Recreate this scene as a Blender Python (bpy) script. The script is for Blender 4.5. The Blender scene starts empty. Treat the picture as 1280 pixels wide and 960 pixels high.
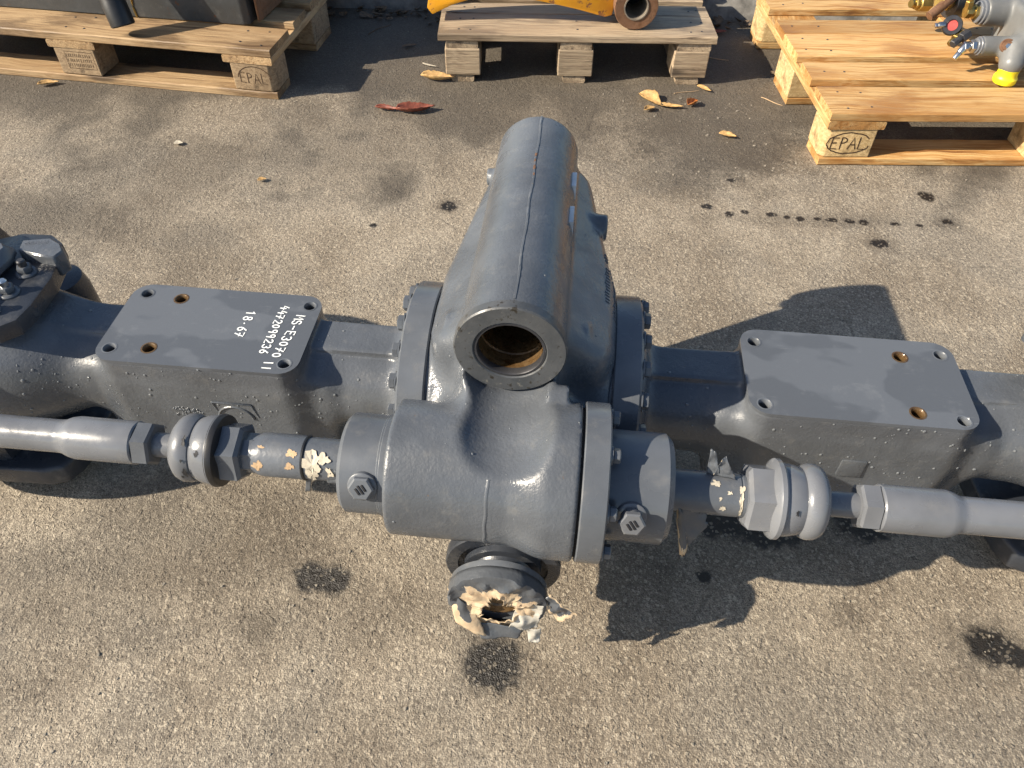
import bpy, bmesh, math, random
import numpy as np
from mathutils import Vector, Matrix, noise as mnoise
from mathutils.bvhtree import BVHTree

random.seed(7); rng = np.random.default_rng(7)
S = bpy.context.scene
COL = S.collection
R = math.radians

# ------------------------------------------------------------------ camera, sky, sun, exposure
PITCH, ROLL, CAM_H, F_PX = R(46.764), R(0.959), 1.0625, 963.7
fw = Vector((0, math.cos(PITCH), -math.sin(PITCH))); rt = Vector((1, 0, 0)); up = rt.cross(fw)
r2 = math.cos(ROLL) * rt + math.sin(ROLL) * up; u2 = -math.sin(ROLL) * rt + math.cos(ROLL) * up
cam_data = bpy.data.cameras.new('camera'); cam = bpy.data.objects.new('camera', cam_data); COL.objects.link(cam)
m = Matrix((r2, u2, -fw)).transposed().to_4x4(); m.translation = Vector((0, 0, CAM_H)); cam.matrix_world = m
cam_data.sensor_width = 36; cam_data.lens = F_PX / 1280 * 36; cam_data.clip_start = .01; cam_data.clip_end = 500
S.camera = cam

SUN_DIR = Vector((1.52, 0.46, -1.0)).normalized()          # the way the light travels
elev = math.asin(-SUN_DIR.z); az = math.atan2(-SUN_DIR.x, -SUN_DIR.y)
W = bpy.data.worlds.new('World'); S.world = W; W.use_nodes = True
wn = W.node_tree.nodes; wl = W.node_tree.links
sky = wn.new('ShaderNodeTexSky'); sky.sky_type = 'NISHITA'; sky.sun_disc = False
sky.sun_elevation = elev; sky.sun_rotation = az
wl.new(sky.outputs[0], wn['Background'].inputs[0]); wn['Background'].inputs[1].default_value = 0.085
sd = bpy.data.lights.new('sun', 'SUN'); sd.energy = 5.0; sd.angle = R(0.53); sd.color = (1, .89, .73)
so = bpy.data.objects.new('sun', sd); COL.objects.link(so); so.rotation_euler = SUN_DIR.to_track_quat('-Z', 'Y').to_euler()
S.view_settings.view_transform = 'Standard'; S.view_settings.look = 'None'; S.view_settings.gamma = 1
S.view_settings.exposure = 0.95; S.view_settings.use_curve_mapping = False

S.cycles.max_bounces = 6; S.cycles.diffuse_bounces = 3; S.cycles.glossy_bounces = 3; S.cycles.use_adaptive_sampling = True; S.cycles.adaptive_threshold = .02

# ------------------------------------------------------------------ material helpers
class NT:
    def __init__(s, name):
        s.m = bpy.data.materials.new(name); s.m.use_nodes = True
        s.t = s.m.node_tree; s.n = s.t.nodes; s.l = s.t.links
        s.b = s.n['Principled BSDF']
    def node(s, typ, **kw):
        n = s.n.new(typ)
        for k, v in kw.items():
            if k in n.inputs.keys() if hasattr(n.inputs, 'keys') else False: s.put(n.inputs[k], v)
            else: setattr(n, k, v)
        return n
    def put(s, sock, v):
        if isinstance(v, bpy.types.NodeSocket): s.l.new(v, sock)
        else: sock.default_value = v
    def coord(s, kind='Object'): return s.node('ShaderNodeTexCoord').outputs[kind]
    def mapping(s, vec, scale=(1, 1, 1), loc=(0, 0, 0), rot=(0, 0, 0)):
        n = s.node('ShaderNodeMapping'); s.put(n.inputs['Vector'], vec)
        n.inputs['Scale'].default_value = scale; n.inputs['Location'].default_value = loc; n.inputs['Rotation'].default_value = rot
        return n.outputs[0]
    dim = '3D'
    def noise(s, vec, scale, detail=3, rough=.55, dist=0):
        n = s.node('ShaderNodeTexNoise'); n.noise_dimensions = s.dim; s.put(n.inputs['Vector'], vec)
        n.inputs['Scale'].default_value = scale; n.inputs['Detail'].default_value = detail
        n.inputs['Roughness'].default_value = rough; n.inputs['Distortion'].default_value = dist
        return n.outputs[0]
    def noisec(s, vec, scale, detail=3):
        n = s.node('ShaderNodeTexNoise'); n.noise_dimensions = s.dim; s.put(n.inputs['Vector'], vec); n.inputs['Scale'].default_value = scale
        n.inputs['Detail'].default_value = detail
        return n.outputs[1]
    def voro(s, vec, scale, feature='F1', out=0, rand=1):
        n = s.node('ShaderNodeTexVoronoi'); n.voronoi_dimensions = s.dim; n.feature = feature; s.put(n.inputs['Vector'], vec)
        n.inputs['Scale'].default_value = scale; n.inputs['Randomness'].default_value = rand
        return n.outputs[out]
    def math(s, op, a, b=0., c=None, clamp=False):
        n = s.node('ShaderNodeMath'); n.operation = op; n.use_clamp = clamp
        s.put(n.inputs[0], a); s.put(n.inputs[1], b)
        if c is not None: s.put(n.inputs[2], c)
        return n.outputs[0]
    def step(s, v, a, b, lo=0., hi=1.):
        n = s.node('ShaderNodeMapRange'); n.interpolation_type = 'SMOOTHSTEP'
        s.put(n.inputs[0], v)
        for i, q in ((1, a), (2, b), (3, lo), (4, hi)): n.inputs[i].default_value = q
        return n.outputs[0]
    def mix(s, f, a, b, mode='MIX'):
        n = s.node('ShaderNodeMix'); n.data_type = 'RGBA'; n.blend_type = mode
        s.put(n.inputs[0], f); s.put(n.inputs[6], c4(a)); s.put(n.inputs[7], c4(b))
        return n.outputs[2]
    def ramp(s, v, stops):
        n = s.node('ShaderNodeValToRGB'); s.put(n.inputs[0], v); e = n.color_ramp.elements
        while len(e) < len(stops): e.new(.5)
        for i, (p, c) in enumerate(stops): e[i].position = p; e[i].color = c4(c)
        return n.outputs[0]
    def bump(s, h, strength=.5, dist=.001, nrm=None):
        n = s.node('ShaderNodeBump'); s.put(n.inputs['Height'], h)
        n.inputs['Strength'].default_value = strength; n.inputs['Distance'].default_value = dist
        if nrm is not None: s.l.new(nrm, n.inputs['Normal'])
        return n.outputs[0]
    def out(s, color=None, rough=None, normal=None, metal=None, **kw):
        if color is not None: s.put(s.b.inputs['Base Color'], c4(color))
        if rough is not None: s.put(s.b.inputs['Roughness'], rough)
        if normal is not None: s.put(s.b.inputs['Normal'], normal)
        if metal is not None: s.put(s.b.inputs['Metallic'], metal)
        for k, v in kw.items(): s.put(s.b.inputs[k.replace('_', ' ')], v)
        return s.m
def c4(c):
    if isinstance(c, bpy.types.NodeSocket): return c
    return tuple(c) + (1,) if len(c) == 3 else c

MAT = {}
def paint(name, base, rough=.34, bumpk=.35, wet=True, rust=0., cast=260):
    t = NT(name); co = t.coord()
    big = t.noise(co, 6, 4, .6)
    col = t.mix(t.step(big, .35, .68), tuple(c * .80 for c in base), tuple(c * 1.16 for c in base))
    dust = t.step(t.noise(co, 38, 5, .65), .52, .75)
    col = t.mix(t.math('MULTIPLY', dust, .22), col, (.22, .21, .19))
    rg = t.step(t.noise(co, 13, 4, .65), .36, .66, rough - .14, rough + .14) if wet else rough
    chipm = t.step(t.noise(co, 75, 4, .7), .735, .75)
    col = t.mix(chipm, col, (.13, .085, .05))
    if rust:
        rm = t.step(t.noise(co, 30, 6, .7), 1 - rust - .08, 1 - rust)
        col = t.mix(rm, col, (.12, .045, .018))
    h = t.math('ADD', t.noise(co, cast, 4, .6), t.math('MULTIPLY', t.noise(co, 45, 3), 1.6))
    MAT[name] = t.out(col, rg, t.bump(h, bumpk, .0016), Specular_IOR_Level=.5)
    return MAT[name]
BASE = (.092, .101, .114)
paint('paint_cast', BASE, .29, .36)
paint('paint_smooth', tuple(c * 1.05 for c in BASE), .32, .08, cast=420)
paint('paint_dark', (.028, .032, .040), .38, .25)
paint('paint_rod', (.14, .147, .160), .25, .07, cast=420)
paint('paint_machine', (.045, .050, .054), .45, .25, rust=.30)
paint('paint_pump', (.155, .158, .155), .42, .15)
paint('paint_tape', (.095, .105, .120), .36, .30, cast=120)

def plate_material():
    t = NT('paint_plate'); co = t.coord()
    warp = t.noise(co, 9, 3, .5)
    wet = t.step(t.math('ADD', t.noise(t.mapping(co, (1, 1.6, 1)), 5.5, 3, .5), t.math('MULTIPLY', warp, .12)), .50, .535)
    col = t.mix(wet, tuple(c * 1.12 for c in BASE), tuple(c * .92 for c in BASE))
    scr = t.math('MAXIMUM', t.step(t.noise(t.mapping(co, (6, 90, 1), rot=(0, 0, .5)), 4, 3, .6), .66, .74), t.math('MULTIPLY', t.step(t.noise(co, 24, 5, .7), .56, .72), .8))
    col = t.mix(t.math('MULTIPLY', scr, .30), col, (.2, .21, .22))
    rg = t.math('SUBTRACT', .46, t.math('MULTIPLY', wet, .17))
    MAT['paint_plate'] = t.out(col, rg, t.bump(t.math('ADD', t.noise(co, 300, 3), t.math('MULTIPLY', t.noise(t.mapping(co, (3, 160, 1)), 4, 2), .8)), .10, .001))
plate_material()

def flat(name, c, rough=.5, metal=0., bumpk=.2, sc=150, var=.25):
    t = NT(name); co = t.coord(); n = t.noise(co, sc * .2, 5, .65)
    col = t.mix(t.step(n, .3, .7), tuple(x * (1 - var) for x in c), tuple(min(1, x * (1 + var)) for x in c))
    MAT[name] = t.out(col, rough, t.bump(t.noise(co, sc, 4), bumpk, .001), metal)
flat('steel_bright', (.55, .55, .54), .28, 1., .1)
flat('steel_worn', (.30, .26, .21), .45, .6)
flat('steel_dark', (.06, .06, .065), .45, .6)
flat('brass', (.42, .30, .10), .32, .9, .15)
flat('rubber_black', (.012, .012, .013), .42)
flat('chalk_white', (.80, .82, .80), .7, 0, .1, 300, .08)
flat('yellow_plastic', (.80, .66, .02), .4, 0, .05)
flat('red_fibre', (.45, .07, .06), .5)
flat('void_black', (.006, .006, .006), .8)
flat('machined_wet', (.060, .062, .064), .36, 0., .35, 160, .5)
flat('pale_grey', (.62, .63, .63), .45, 0, .05)
flat('leaf_tan', (.42, .26, .10), .65, 0, .5, 500, .3)
flat('leaf_brown', (.17, .045, .025), .55, 0, .5, 500, .4)
flat('leaf_orange', (.36, .13, .03), .6, 0, .5, 500, .35)
flat('leaf_dull', (.13, .09, .055), .7, 0, .5, 500, .4)
flat('paper_pale', (.46, .41, .32), .7, 0, .4, 300, .18)
flat('paper_film', (.43, .41, .36), .35, 0, .5, 160, .3)
flat('paper_tan', (.48, .33, .19), .75, 0, .4, 300, .2)
flat('stone_chip', (.25, .22, .175), .8, 0, .5, 300, .3)
flat('ink_brown', (.055, .028, .012), .85, 0, .2)
flat('ink_black', (.01, .01, .012), .6, 0, .1)

def rusty(name, a, b, rough=.45):
    t = NT(name); co = t.coord(); n = t.noise(co, 60, 6, .7)
    col = t.ramp(n, [(.3, a), (.55, b), (.75, tuple(x * .4 for x in a))])
    MAT[name] = t.out(col, t.step(n, .3, .7, rough - .2, rough + .25), t.bump(n, .6, .002), .25)
def face_dirt():
    t = NT('machined_face'); co = t.coord(); n = t.noise(co, 85, 5, .7)
    col = t.mix(t.step(t.noise(co, 16, 4, .6), .35, .65), (.052, .056, .060), (.080, .083, .086))
    col = t.mix(t.step(n, .60, .64), col, (.022, .018, .012)); col = t.mix(t.step(n, .34, .37, 1, 0), col, (.15, .145, .13))
    MAT['machined_face'] = t.out(col, t.step(n, .35, .65, .28, .5), t.bump(t.noise(co, 200, 4), .3, .001))
face_dirt()
rusty('rust', (.16, .055, .018), (.26, .11, .04))
rusty('rust_oily', (.060, .026, .008), (.13, .08, .035), .3)
rusty('rust_boss', (.13, .065, .034), (.19, .10, .055), .55)

def yellow_paint():
    t = NT('yellow_paint'); co = t.coord(); n = t.noise(co, 26, 6, .7)
    w = t.step(n, .55, .60)
    col = t.mix(w, (.60, .275, .012), (.22, .09, .03))
    col = t.mix(t.step(t.noise(co, 9, 4), .45, .75), col, (.50, .19, .015))
    MAT['yellow_paint'] = t.out(col, t.step(n, .4, .65, .35, .75), t.bump(t.math('ADD', t.noise(co, 120, 3), t.math('MULTIPLY', w, -.8)), .3, .0015))
yellow_paint()

def torn(name, thr):
    t = NT(name); co = t.coord(); at = t.node('ShaderNodeAttribute'); at.attribute_name = 'rim'
    n = t.math('ADD', at.outputs['Fac'], t.math('MULTIPLY', t.math('SUBTRACT', t.noise(co, 48, 5, .62), .5), .55))
    w = t.step(n, thr, thr + .012, 1, 0)
    cream = t.mix(t.noise(co, 90, 3), (.42, .27, .155), (.54, .46, .32))
    edge = t.step(t.math('ABSOLUTE', t.math('SUBTRACT', n, thr)), 0, .015, 1, 0)
    col = t.mix(w, (.075, .082, .092), cream)
    col = t.mix(t.math('MULTIPLY', edge, .4), col, (.55, .50, .40))
    MAT[name] = t.out(col, t.step(w, 0, 1, .3, .75), t.bump(t.math('ADD', t.noise(co, 150, 4), t.math('MULTIPLY', w, -.5)), .4, .002))
torn('torn_film', .36); torn('torn_tape', .10); torn('torn_mostly_grey', -.05); torn('torn_cream', .26)

def wood(name, pale, mid, dark, wear=.3, damp=(.10, .055, .022)):
    t = NT(name); co = t.coord()
    oi = t.node('ShaderNodeObjectInfo'); rnd = oi.outputs['Random']
    off = t.node('ShaderNodeVectorMath'); off.operation = 'ADD'
    cmb = t.node('ShaderNodeCombineXYZ')
    t.put(cmb.inputs[0], t.math('MULTIPLY', rnd, 13.)); t.put(cmb.inputs[1], t.math('MULTIPLY', rnd, 7.)); t.put(cmb.inputs[2], t.math('MULTIPLY', rnd, 3.))
    t.l.new(co, off.inputs[0]); t.l.new(cmb.outputs[0], off.inputs[1]); v = off.outputs[0]
    warp = t.noise(v, 3.2, 2)
    vm = t.node('ShaderNodeVectorMath'); vm.operation = 'ADD'
    c2 = t.node('ShaderNodeCombineXYZ'); t.put(c2.inputs[1], t.math('MULTIPLY', warp, .10)); t.l.new(v, vm.inputs[0]); t.l.new(c2.outputs[0], vm.inputs[1])
    g = t.noise(t.mapping(vm.outputs[0], (2.2, 60, 60)), 1.0, 5, .6)
    fine = t.noise(t.mapping(v, (7, 240, 240)), 1.0, 4, .65)
    broad = t.noise(t.mapping(v, (1.3, 7, 7)), 1.0, 3)
    col = t.ramp(g, [(.30, dark), (.385, mid), (.50, pale), (.60, mid), (.66, pale), (.76, dark)])
    col = t.mix(t.step(broad, .48, .72), col, mid)
    col = t.mix(t.math('MULTIPLY', t.step(fine, .50, .72), .6), col, dark)
    st = t.step(t.noise(t.mapping(v, (.6, 1.6, 1.6)), 5.5, 5, .65), .66 - wear * .25, .80 - wear * .2)
    col = t.mix(t.math('MULTIPLY', st, .65), col, damp)
    kn = t.voro(t.mapping(v, (2.4, 9, 9)), 1.0)
    k = t.step(kn, .10, .17, 1, 0)
    col = t.mix(t.math('MULTIPLY', k, .8), col, tuple(x * .5 for x in dark))
    val = t.node('ShaderNodeHueSaturation'); t.put(val.inputs['Value'], t.step(rnd, 0, 1, .82, 1.12)); t.l.new(col, val.inputs['Color'])
    h = t.math('ADD', t.math('MULTIPLY', g, 1.2), fine)
    MAT[name] = t.out(val.outputs[0], t.step(st, 0, 1, .72, .5), t.bump(h, .7, .0025))
wood('wood_new', (.58, .385, .17), (.43, .22, .065), (.21, .09, .025), .75, (.28, .115, .025))
wood('wood_old', (.42, .325, .215), (.29, .215, .14), (.085, .062, .043), .8, (.10, .07, .045))
wood('wood_mid', (.47, .325, .175), (.32, .20, .095), (.10, .058, .03), .8, (.09, .05, .025))
def chip(name, a, b):
    t = NT(name); co = t.coord(); c = t.voro(t.mapping(co, (1, 1, 1.6)), 150, out=1)
    sp = t.node('ShaderNodeSeparateColor'); t.l.new(c, sp.inputs[0])
    col = t.mix(sp.outputs[0], a, b); n = t.noise(co, 25, 5, .7)
    col = t.mix(t.step(n, .5, .72), col, tuple(x * .5 for x in a))
    MAT[name] = t.out(col, .85, t.bump(t.math('ADD', sp.outputs[1], t.noise(co, 400, 3)), .5, .002))
chip('chip_new', (.40, .27, .12), (.56, .41, .21)); chip('chip_old', (.24, .165, .095), (.36, .26, .155))

def ground_material():
    t = NT('asphalt_concrete'); t.dim = '2D'; co = t.coord()
    g1 = t.noise(co, 2.1, 2, .6); g2 = t.noise(co, 8, 3, .6); g3 = t.noise(co, 60, 3, .65); g4 = t.noise(co, 420, 3, .75)
    col = t.ramp(t.math('ADD', t.math('MULTIPLY', g1, .55), t.math('MULTIPLY', g2, .45)), [(.36, (.222, .182, .133)), (.50, (.316, .266, .199)), (.64, (.378, .324, .248))])
    col = t.mix(t.math('MULTIPLY', t.step(t.noise(co, 4.3, 2, .6), .46, .62), .55), col, (.215, .188, .150))
    # aggregate: pale chips and dark grit, some millimetres across
    wv = t.node('ShaderNodeVectorMath'); wv.operation = 'ADD'; t.l.new(co, wv.inputs[0])
    ws = t.node('ShaderNodeVectorMath'); ws.operation = 'SCALE'; t.l.new(t.noisec(co, 150, 1), ws.inputs[0]); ws.inputs['Scale'].default_value = .007; t.l.new(ws.outputs[0], wv.inputs[1])
    wco = wv.outputs[0]
    def chips(scale, wco):
        n = t.node('ShaderNodeTexVoronoi'); n.voronoi_dimensions = '2D'; t.put(n.inputs['Vector'], wco); n.inputs['Scale'].default_value = scale
        sp = t.node('ShaderNodeSeparateColor'); t.l.new(n.outputs[1], sp.inputs[0]); return n.outputs[0], sp.outputs
    vd, sp = chips(145, wco); v2, sp2 = chips(360, co)
    pale = t.math('MULTIPLY', t.step(sp[0], .70, .74), t.step(vd, .30, .40, 1, 0))
    grit = t.math('MULTIPLY', t.step(sp[1], .70, .74), t.step(vd, .28, .42, 1, 0))
    pale2 = t.math('MULTIPLY', t.step(sp2[0], .66, .70), t.step(v2, .34, .46, 1, 0))
    grit2 = t.math('MULTIPLY', t.step(sp2[1], .68, .72), t.step(v2, .34, .46, 1, 0))
    tone = t.math('ADD', t.math('MULTIPLY', sp2[2], .55), t.math('MULTIPLY', g4, .45))
    col = t.mix(t.step(tone, .22, .70, .50, 0.), col, (.075, .058, .042))
    col = t.mix(t.math('MULTIPLY', pale, .46), col, (.54, .47, .36))
    col = t.mix(t.math('MULTIPLY', pale2, .42), col, (.52, .45, .34))
    col = t.mix(t.math('MULTIPLY', grit, .40), col, (.080, .062, .047))
    col = t.mix(t.math('MULTIPLY', grit2, .45), col, (.060, .047, .036))
    # damp strip before the pallets, placed stains, and soft shadow painted at the left
    sx = t.node('ShaderNodeSeparateXYZ'); t.l.new(co, sx.inputs[0]); X, Y = sx.outputs[0], sx.outputs[1]
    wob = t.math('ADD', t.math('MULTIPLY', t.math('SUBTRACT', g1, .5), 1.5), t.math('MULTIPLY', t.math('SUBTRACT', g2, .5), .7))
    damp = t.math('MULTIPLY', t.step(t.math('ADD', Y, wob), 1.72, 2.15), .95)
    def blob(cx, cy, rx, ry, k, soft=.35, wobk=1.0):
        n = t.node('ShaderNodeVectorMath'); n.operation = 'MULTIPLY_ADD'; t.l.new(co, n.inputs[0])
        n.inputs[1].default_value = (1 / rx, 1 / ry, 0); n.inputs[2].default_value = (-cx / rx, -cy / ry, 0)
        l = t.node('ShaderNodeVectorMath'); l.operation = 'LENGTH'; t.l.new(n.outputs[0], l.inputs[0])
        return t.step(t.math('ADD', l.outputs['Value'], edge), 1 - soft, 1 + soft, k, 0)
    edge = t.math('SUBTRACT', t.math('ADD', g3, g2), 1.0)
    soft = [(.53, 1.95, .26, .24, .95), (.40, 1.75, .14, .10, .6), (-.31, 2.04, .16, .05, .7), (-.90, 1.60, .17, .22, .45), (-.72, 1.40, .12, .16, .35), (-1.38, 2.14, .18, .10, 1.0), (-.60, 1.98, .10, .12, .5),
            (-.62, .56, .16, .10, .42), (-.42, .62, .15, .08, .45), (-.30, .52, .20, .05, .3), (.45, .40, .25, .08, .22), (-.75, .40, .12, .15, .3), (.75, .35, .2, .1, .25), (-1.15, 1.50, .26, .14, .8), (-.82, 1.75, .20, .14, .55), (-.45, 1.85, .30, .16, .45), (.10, 1.98, .30, .16, .6), (.95, 2.25, .25, .18, .7), (.62, 2.28, .2, .2, .8), (-.50, .70, .22, .10, .45), (-.15, .36, .2, .05, .2),  # broad left-hand blobs, one behind the left hub, paint soft cast shade
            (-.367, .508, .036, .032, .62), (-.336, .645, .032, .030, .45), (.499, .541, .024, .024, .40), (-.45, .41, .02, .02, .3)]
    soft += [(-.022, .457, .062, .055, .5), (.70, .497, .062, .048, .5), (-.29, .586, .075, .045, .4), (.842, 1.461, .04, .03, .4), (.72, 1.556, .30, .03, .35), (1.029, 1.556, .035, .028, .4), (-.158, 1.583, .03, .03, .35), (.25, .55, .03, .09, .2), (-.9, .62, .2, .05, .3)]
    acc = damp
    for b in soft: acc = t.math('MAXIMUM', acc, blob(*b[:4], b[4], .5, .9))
    wetl = [(-.022, .457, .040, .036), (.699, .497, .036, .028), (.722, .483, .022, .020), (-.303, .587, .026, .024), (-.268, .583, .026, .026),
            (.515, 1.569, .014, .012), (.468, 1.60, .010, .010), (.842, 1.461, .020, .014), (-.158, 1.583, .018, .018), (.459, 1.601, .008, .008),
            (.552, 1.580, .012, .010), (.617, 1.572, .014, .010), (.650, 1.562, .009, .008), (.681, 1.557, .010, .010), (.722, 1.557, .009, .007), (.756, 1.553, .014, .008), (.797, 1.549, .010, .008),
            (.83, 1.545, .010, .010), (.905, 1.541, .014, .008), (.96, 1.536, .010, .007), (1.029, 1.554, .018, .014), (.545, 1.72, .010, .008), (1.02, 1.66, .02, .02), (-.33, 1.50, .01, .01), (.30, .60, .012, .01),
            (.34, .70, .07, .03), (.42, .68, .05, .03), (.58, .70, .05, .035)]
    wet = 0.
    for b in wetl: wet = t.math('MAXIMUM', wet, blob(*b, 1.0, .28, 1.1))
    fleck = t.math('SUBTRACT', 1., t.math('MULTIPLY', pale, .55))
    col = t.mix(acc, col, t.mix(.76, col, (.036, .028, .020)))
    col = t.mix(t.math('MULTIPLY', t.math('MULTIPLY', wet, fleck), .98), col, (.013, .010, .007))
    crack = t.math('MULTIPLY', t.step(t.voro(wco, 1.3, 'DISTANCE_TO_EDGE'), 0, .006, 1, 0), t.step(g2, .5, .6))
    col = t.mix(t.math('MULTIPLY', crack, .4), col, (.04, .033, .026))
    h = t.math('ADD', t.math('MULTIPLY', t.step(vd, .25, .50, 1, 0), t.step(sp[2], .5, 1., 0, .9)), t.math('ADD', t.math('MULTIPLY', t.step(v2, .2, .6, .35, 0), sp2[2]), t.math('ADD', t.math('MULTIPLY', g4, .9), t.math('MULTIPLY', g3, 1.6))))
    rg = t.math('SUBTRACT', .86, t.math('ADD', t.math('MULTIPLY', acc, .12), t.math('MULTIPLY', wet, .42)))
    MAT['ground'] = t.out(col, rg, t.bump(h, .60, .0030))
ground_material()
flat('kerb_concrete', (.15, .142, .128), .85, 0, 1., 90, .45)
def water_mat():
    t = NT('water_drop'); MAT['water'] = t.out((.15, .16, .17), .06, IOR=1.33, Specular_IOR_Level=.8)
water_mat()

# ------------------------------------------------------------------ mesh helpers
def mesh_obj(name, verts, faces, mat, parent=None, smooth=40, scale=.001, label=None, kind=None):
    me = bpy.data.meshes.new(name)
    me.from_pydata([tuple(c * scale for c in v) for v in verts], [], [tuple(f) for f in faces])
    return link_mesh(name, me, mat, parent, smooth, label, kind)
def link_mesh(name, me, mat, parent=None, smooth=40, label=None, kind=None, fix=True):
    if fix:
        bm = bmesh.new(); bm.from_mesh(me); bmesh.ops.recalc_face_normals(bm, faces=bm.faces); bm.to_mesh(me); bm.free()
    if mat: me.materials.append(MAT[mat])
    if smooth:
        me.polygons.foreach_set('use_smooth', [True] * len(me.polygons))
        if smooth < 180: me.set_sharp_from_angle(angle=R(smooth))
    o = bpy.data.objects.new(name, me); COL.objects.link(o)
    if parent is not None: o.parent = parent
    if label: o['label'] = label
    if kind: o['kind'] = kind
    return o
def inst(src, parent, loc, rot=(0, 0, 0), scale=(1, 1, 1)):
    o = src.copy(); COL.objects.link(o); o.parent = parent
    o.location = loc; o.rotation_euler = rot; o.scale = scale
    return o
def thing(name, label, cat, loc=(0, 0, 0), rz=0, group=None):
    o = bpy.data.objects.new(name, None); COL.objects.link(o); o.empty_display_size = .05
    o.location = loc; o.rotation_euler = (0, 0, rz); o['label'] = label; o['category'] = cat
    if group: o['group'] = group
    return o
def tag(o, label, cat, group=None):
    o['label'] = label; o['category'] = cat
    if group: o['group'] = group
    return o

def lathe(prof, axis='x', c=(0, 0, 0), seg=48, phase=0, caps=True):
    """prof: (t, r) along the axis; returns verts, faces about centre c"""
    V, F = [], []
    for (t_, r_) in prof:
        for k in range(seg):
            a = 2 * math.pi * k / seg + phase; p, q = r_ * math.cos(a), r_ * math.sin(a)
            V.append({'x': (t_ + c[0], p + c[1], q + c[2]), 'y': (p + c[0], t_ + c[1], q + c[2]), 'z': (p + c[0], q + c[1], t_ + c[2])}[axis])
    for i in range(len(prof) - 1):
        for k in range(seg):
            k2 = (k + 1) % seg; F.append((i * seg + k, i * seg + k2, (i + 1) * seg + k2, (i + 1) * seg + k))
    if caps:
        F.append(tuple(range(seg))); n = (len(prof) - 1) * seg; F.append(tuple(range(n, n + seg)))
    return V, F
def hexprof(t0, t1, r, ch=2.):
    return [(t0, r * .86), (t0 + ch, r), (t1 - ch, r), (t1, r * .86)]
def merge(*parts):
    V, F = [], []
    for v, f in parts:
        n = len(V); V += list(v); F += [tuple(i + n for i in q) for q in f]
    return V, F
def box(x0, x1, y0, y1, z0, z1, b=0):
    if not b:
        V = [(x, y, z) for x in (x0, x1) for y in (y0, y1) for z in (z0, z1)]
        return V, [(0, 1, 3, 2), (4, 6, 7, 5), (0, 4, 5, 1), (2, 3, 7, 6), (0, 2, 6, 4), (1, 5, 7, 3)]
    bm = bmesh.new(); bmesh.ops.create_cube(bm, size=1)
    for v in bm.verts: v.co = Vector(((x0 + x1) / 2 + v.co.x * (x1 - x0), (y0 + y1) / 2 + v.co.y * (y1 - y0), (z0 + z1) / 2 + v.co.z * (z1 - z0)))
    bmesh.ops.bevel(bm, geom=bm.edges[:], offset=b, segments=2, profile=.6, affect='EDGES')
    return from_bm(bm)
def from_bm(bm):
    bm.verts.index_update(); V = [tuple(v.co) for v in bm.verts]; F = [tuple(v.index for v in f.verts) for f in bm.faces]; bm.free(); return V, F
def prism(outline, z0, z1, b=0, seg=2):
    """outline in xy extruded in z, edges bevelled"""
    bm = bmesh.new(); vs = [bm.verts.new((x, y, z0)) for x, y in outline]; f = bm.faces.new(vs)
    r = bmesh.ops.extrude_face_region(bm, geom=[f])
    for v in r['geom']:
        if isinstance(v, bmesh.types.BMVert): v.co.z = z1
    bmesh.ops.recalc_face_normals(bm, faces=bm.faces)
    if b: bmesh.ops.bevel(bm, geom=bm.edges[:], offset=b, segments=seg, profile=.6, affect='EDGES', clamp_overlap=True)
    return from_bm(bm)
def xform(vf, M): return [tuple(M @ Vector(v)) for v in vf[0]], vf[1]
def rot_to(d, origin=(0, 0, 0)):
    """matrix taking local +X onto direction d, at origin"""
    M = Vector(d).to_track_quat('X', 'Z').to_matrix().to_4x4(); M.translation = Vector(origin); return M
def round_rect(x0, x1, y0, y1, r, n=7):
    P = []
    for cx, cy, a0 in ((x1 - r, y1 - r, 0), (x0 + r, y1 - r, 90), (x0 + r, y0 + r, 180), (x1 - r, y0 + r, 270)):
        for k in range(n): a = R(a0 + 90 * k / (n - 1)); P.append((cx + r * math.cos(a), cy + r * math.sin(a)))
    return P
def tube_path(pts, r, seg=10, r_end=None):
    V, F = [], []; n = len(pts); P = [Vector(p) for p in pts]
    for i, p in enumerate(P):
        d = (P[min(i + 1, n - 1)] - P[max(i - 1, 0)]).normalized(); q = d.to_track_quat('X', 'Z').to_matrix()
        rr = r if r_end is None else r + (r_end - r) * i / (n - 1)
        for k in range(seg):
            a = 2 * math.pi * k / seg; V.append(tuple(p + q @ Vector((0, rr * math.cos(a), rr * math.sin(a)))))
    for i in range(n - 1):
        for k in range(seg): k2 = (k + 1) % seg; F.append((i * seg + k, i * seg + k2, (i + 1) * seg + k2, (i + 1) * seg + k))
    F.append(tuple(range(seg))); F.append(tuple(range((n - 1) * seg, n * seg)))
    return V, F

# --- castings from signed distance fields, meshed with surface nets
def smin(a, b, k):
    h = np.clip(.5 + .5 * (b - a) / k, 0, 1); return b * (1 - h) + a * h - k * h * (1 - h)
def smax(a, b, k): return -smin(-a, -b, k)
def cyl(u, v, r, t, t0, t1, rd=4.):
    a = np.sqrt(u * u + v * v) - r + rd; b = np.maximum(t0 - t, t - t1) + rd
    return np.minimum(np.maximum(a, b), 0) + np.sqrt(np.maximum(a, 0) ** 2 + np.maximum(b, 0) ** 2) - rd
def rbox(x, y, z, x0, x1, y0, y1, z0, z1, rd=8.):
    q = [np.maximum(a0 - a, a - a1) + rd for a, a0, a1 in ((x, x0, x1), (y, y0, y1), (z, z0, z1))]
    o = np.sqrt(sum(np.maximum(k, 0) ** 2 for k in q)); return o + np.minimum(np.maximum(np.maximum(q[0], q[1]), q[2]), 0) - rd
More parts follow.
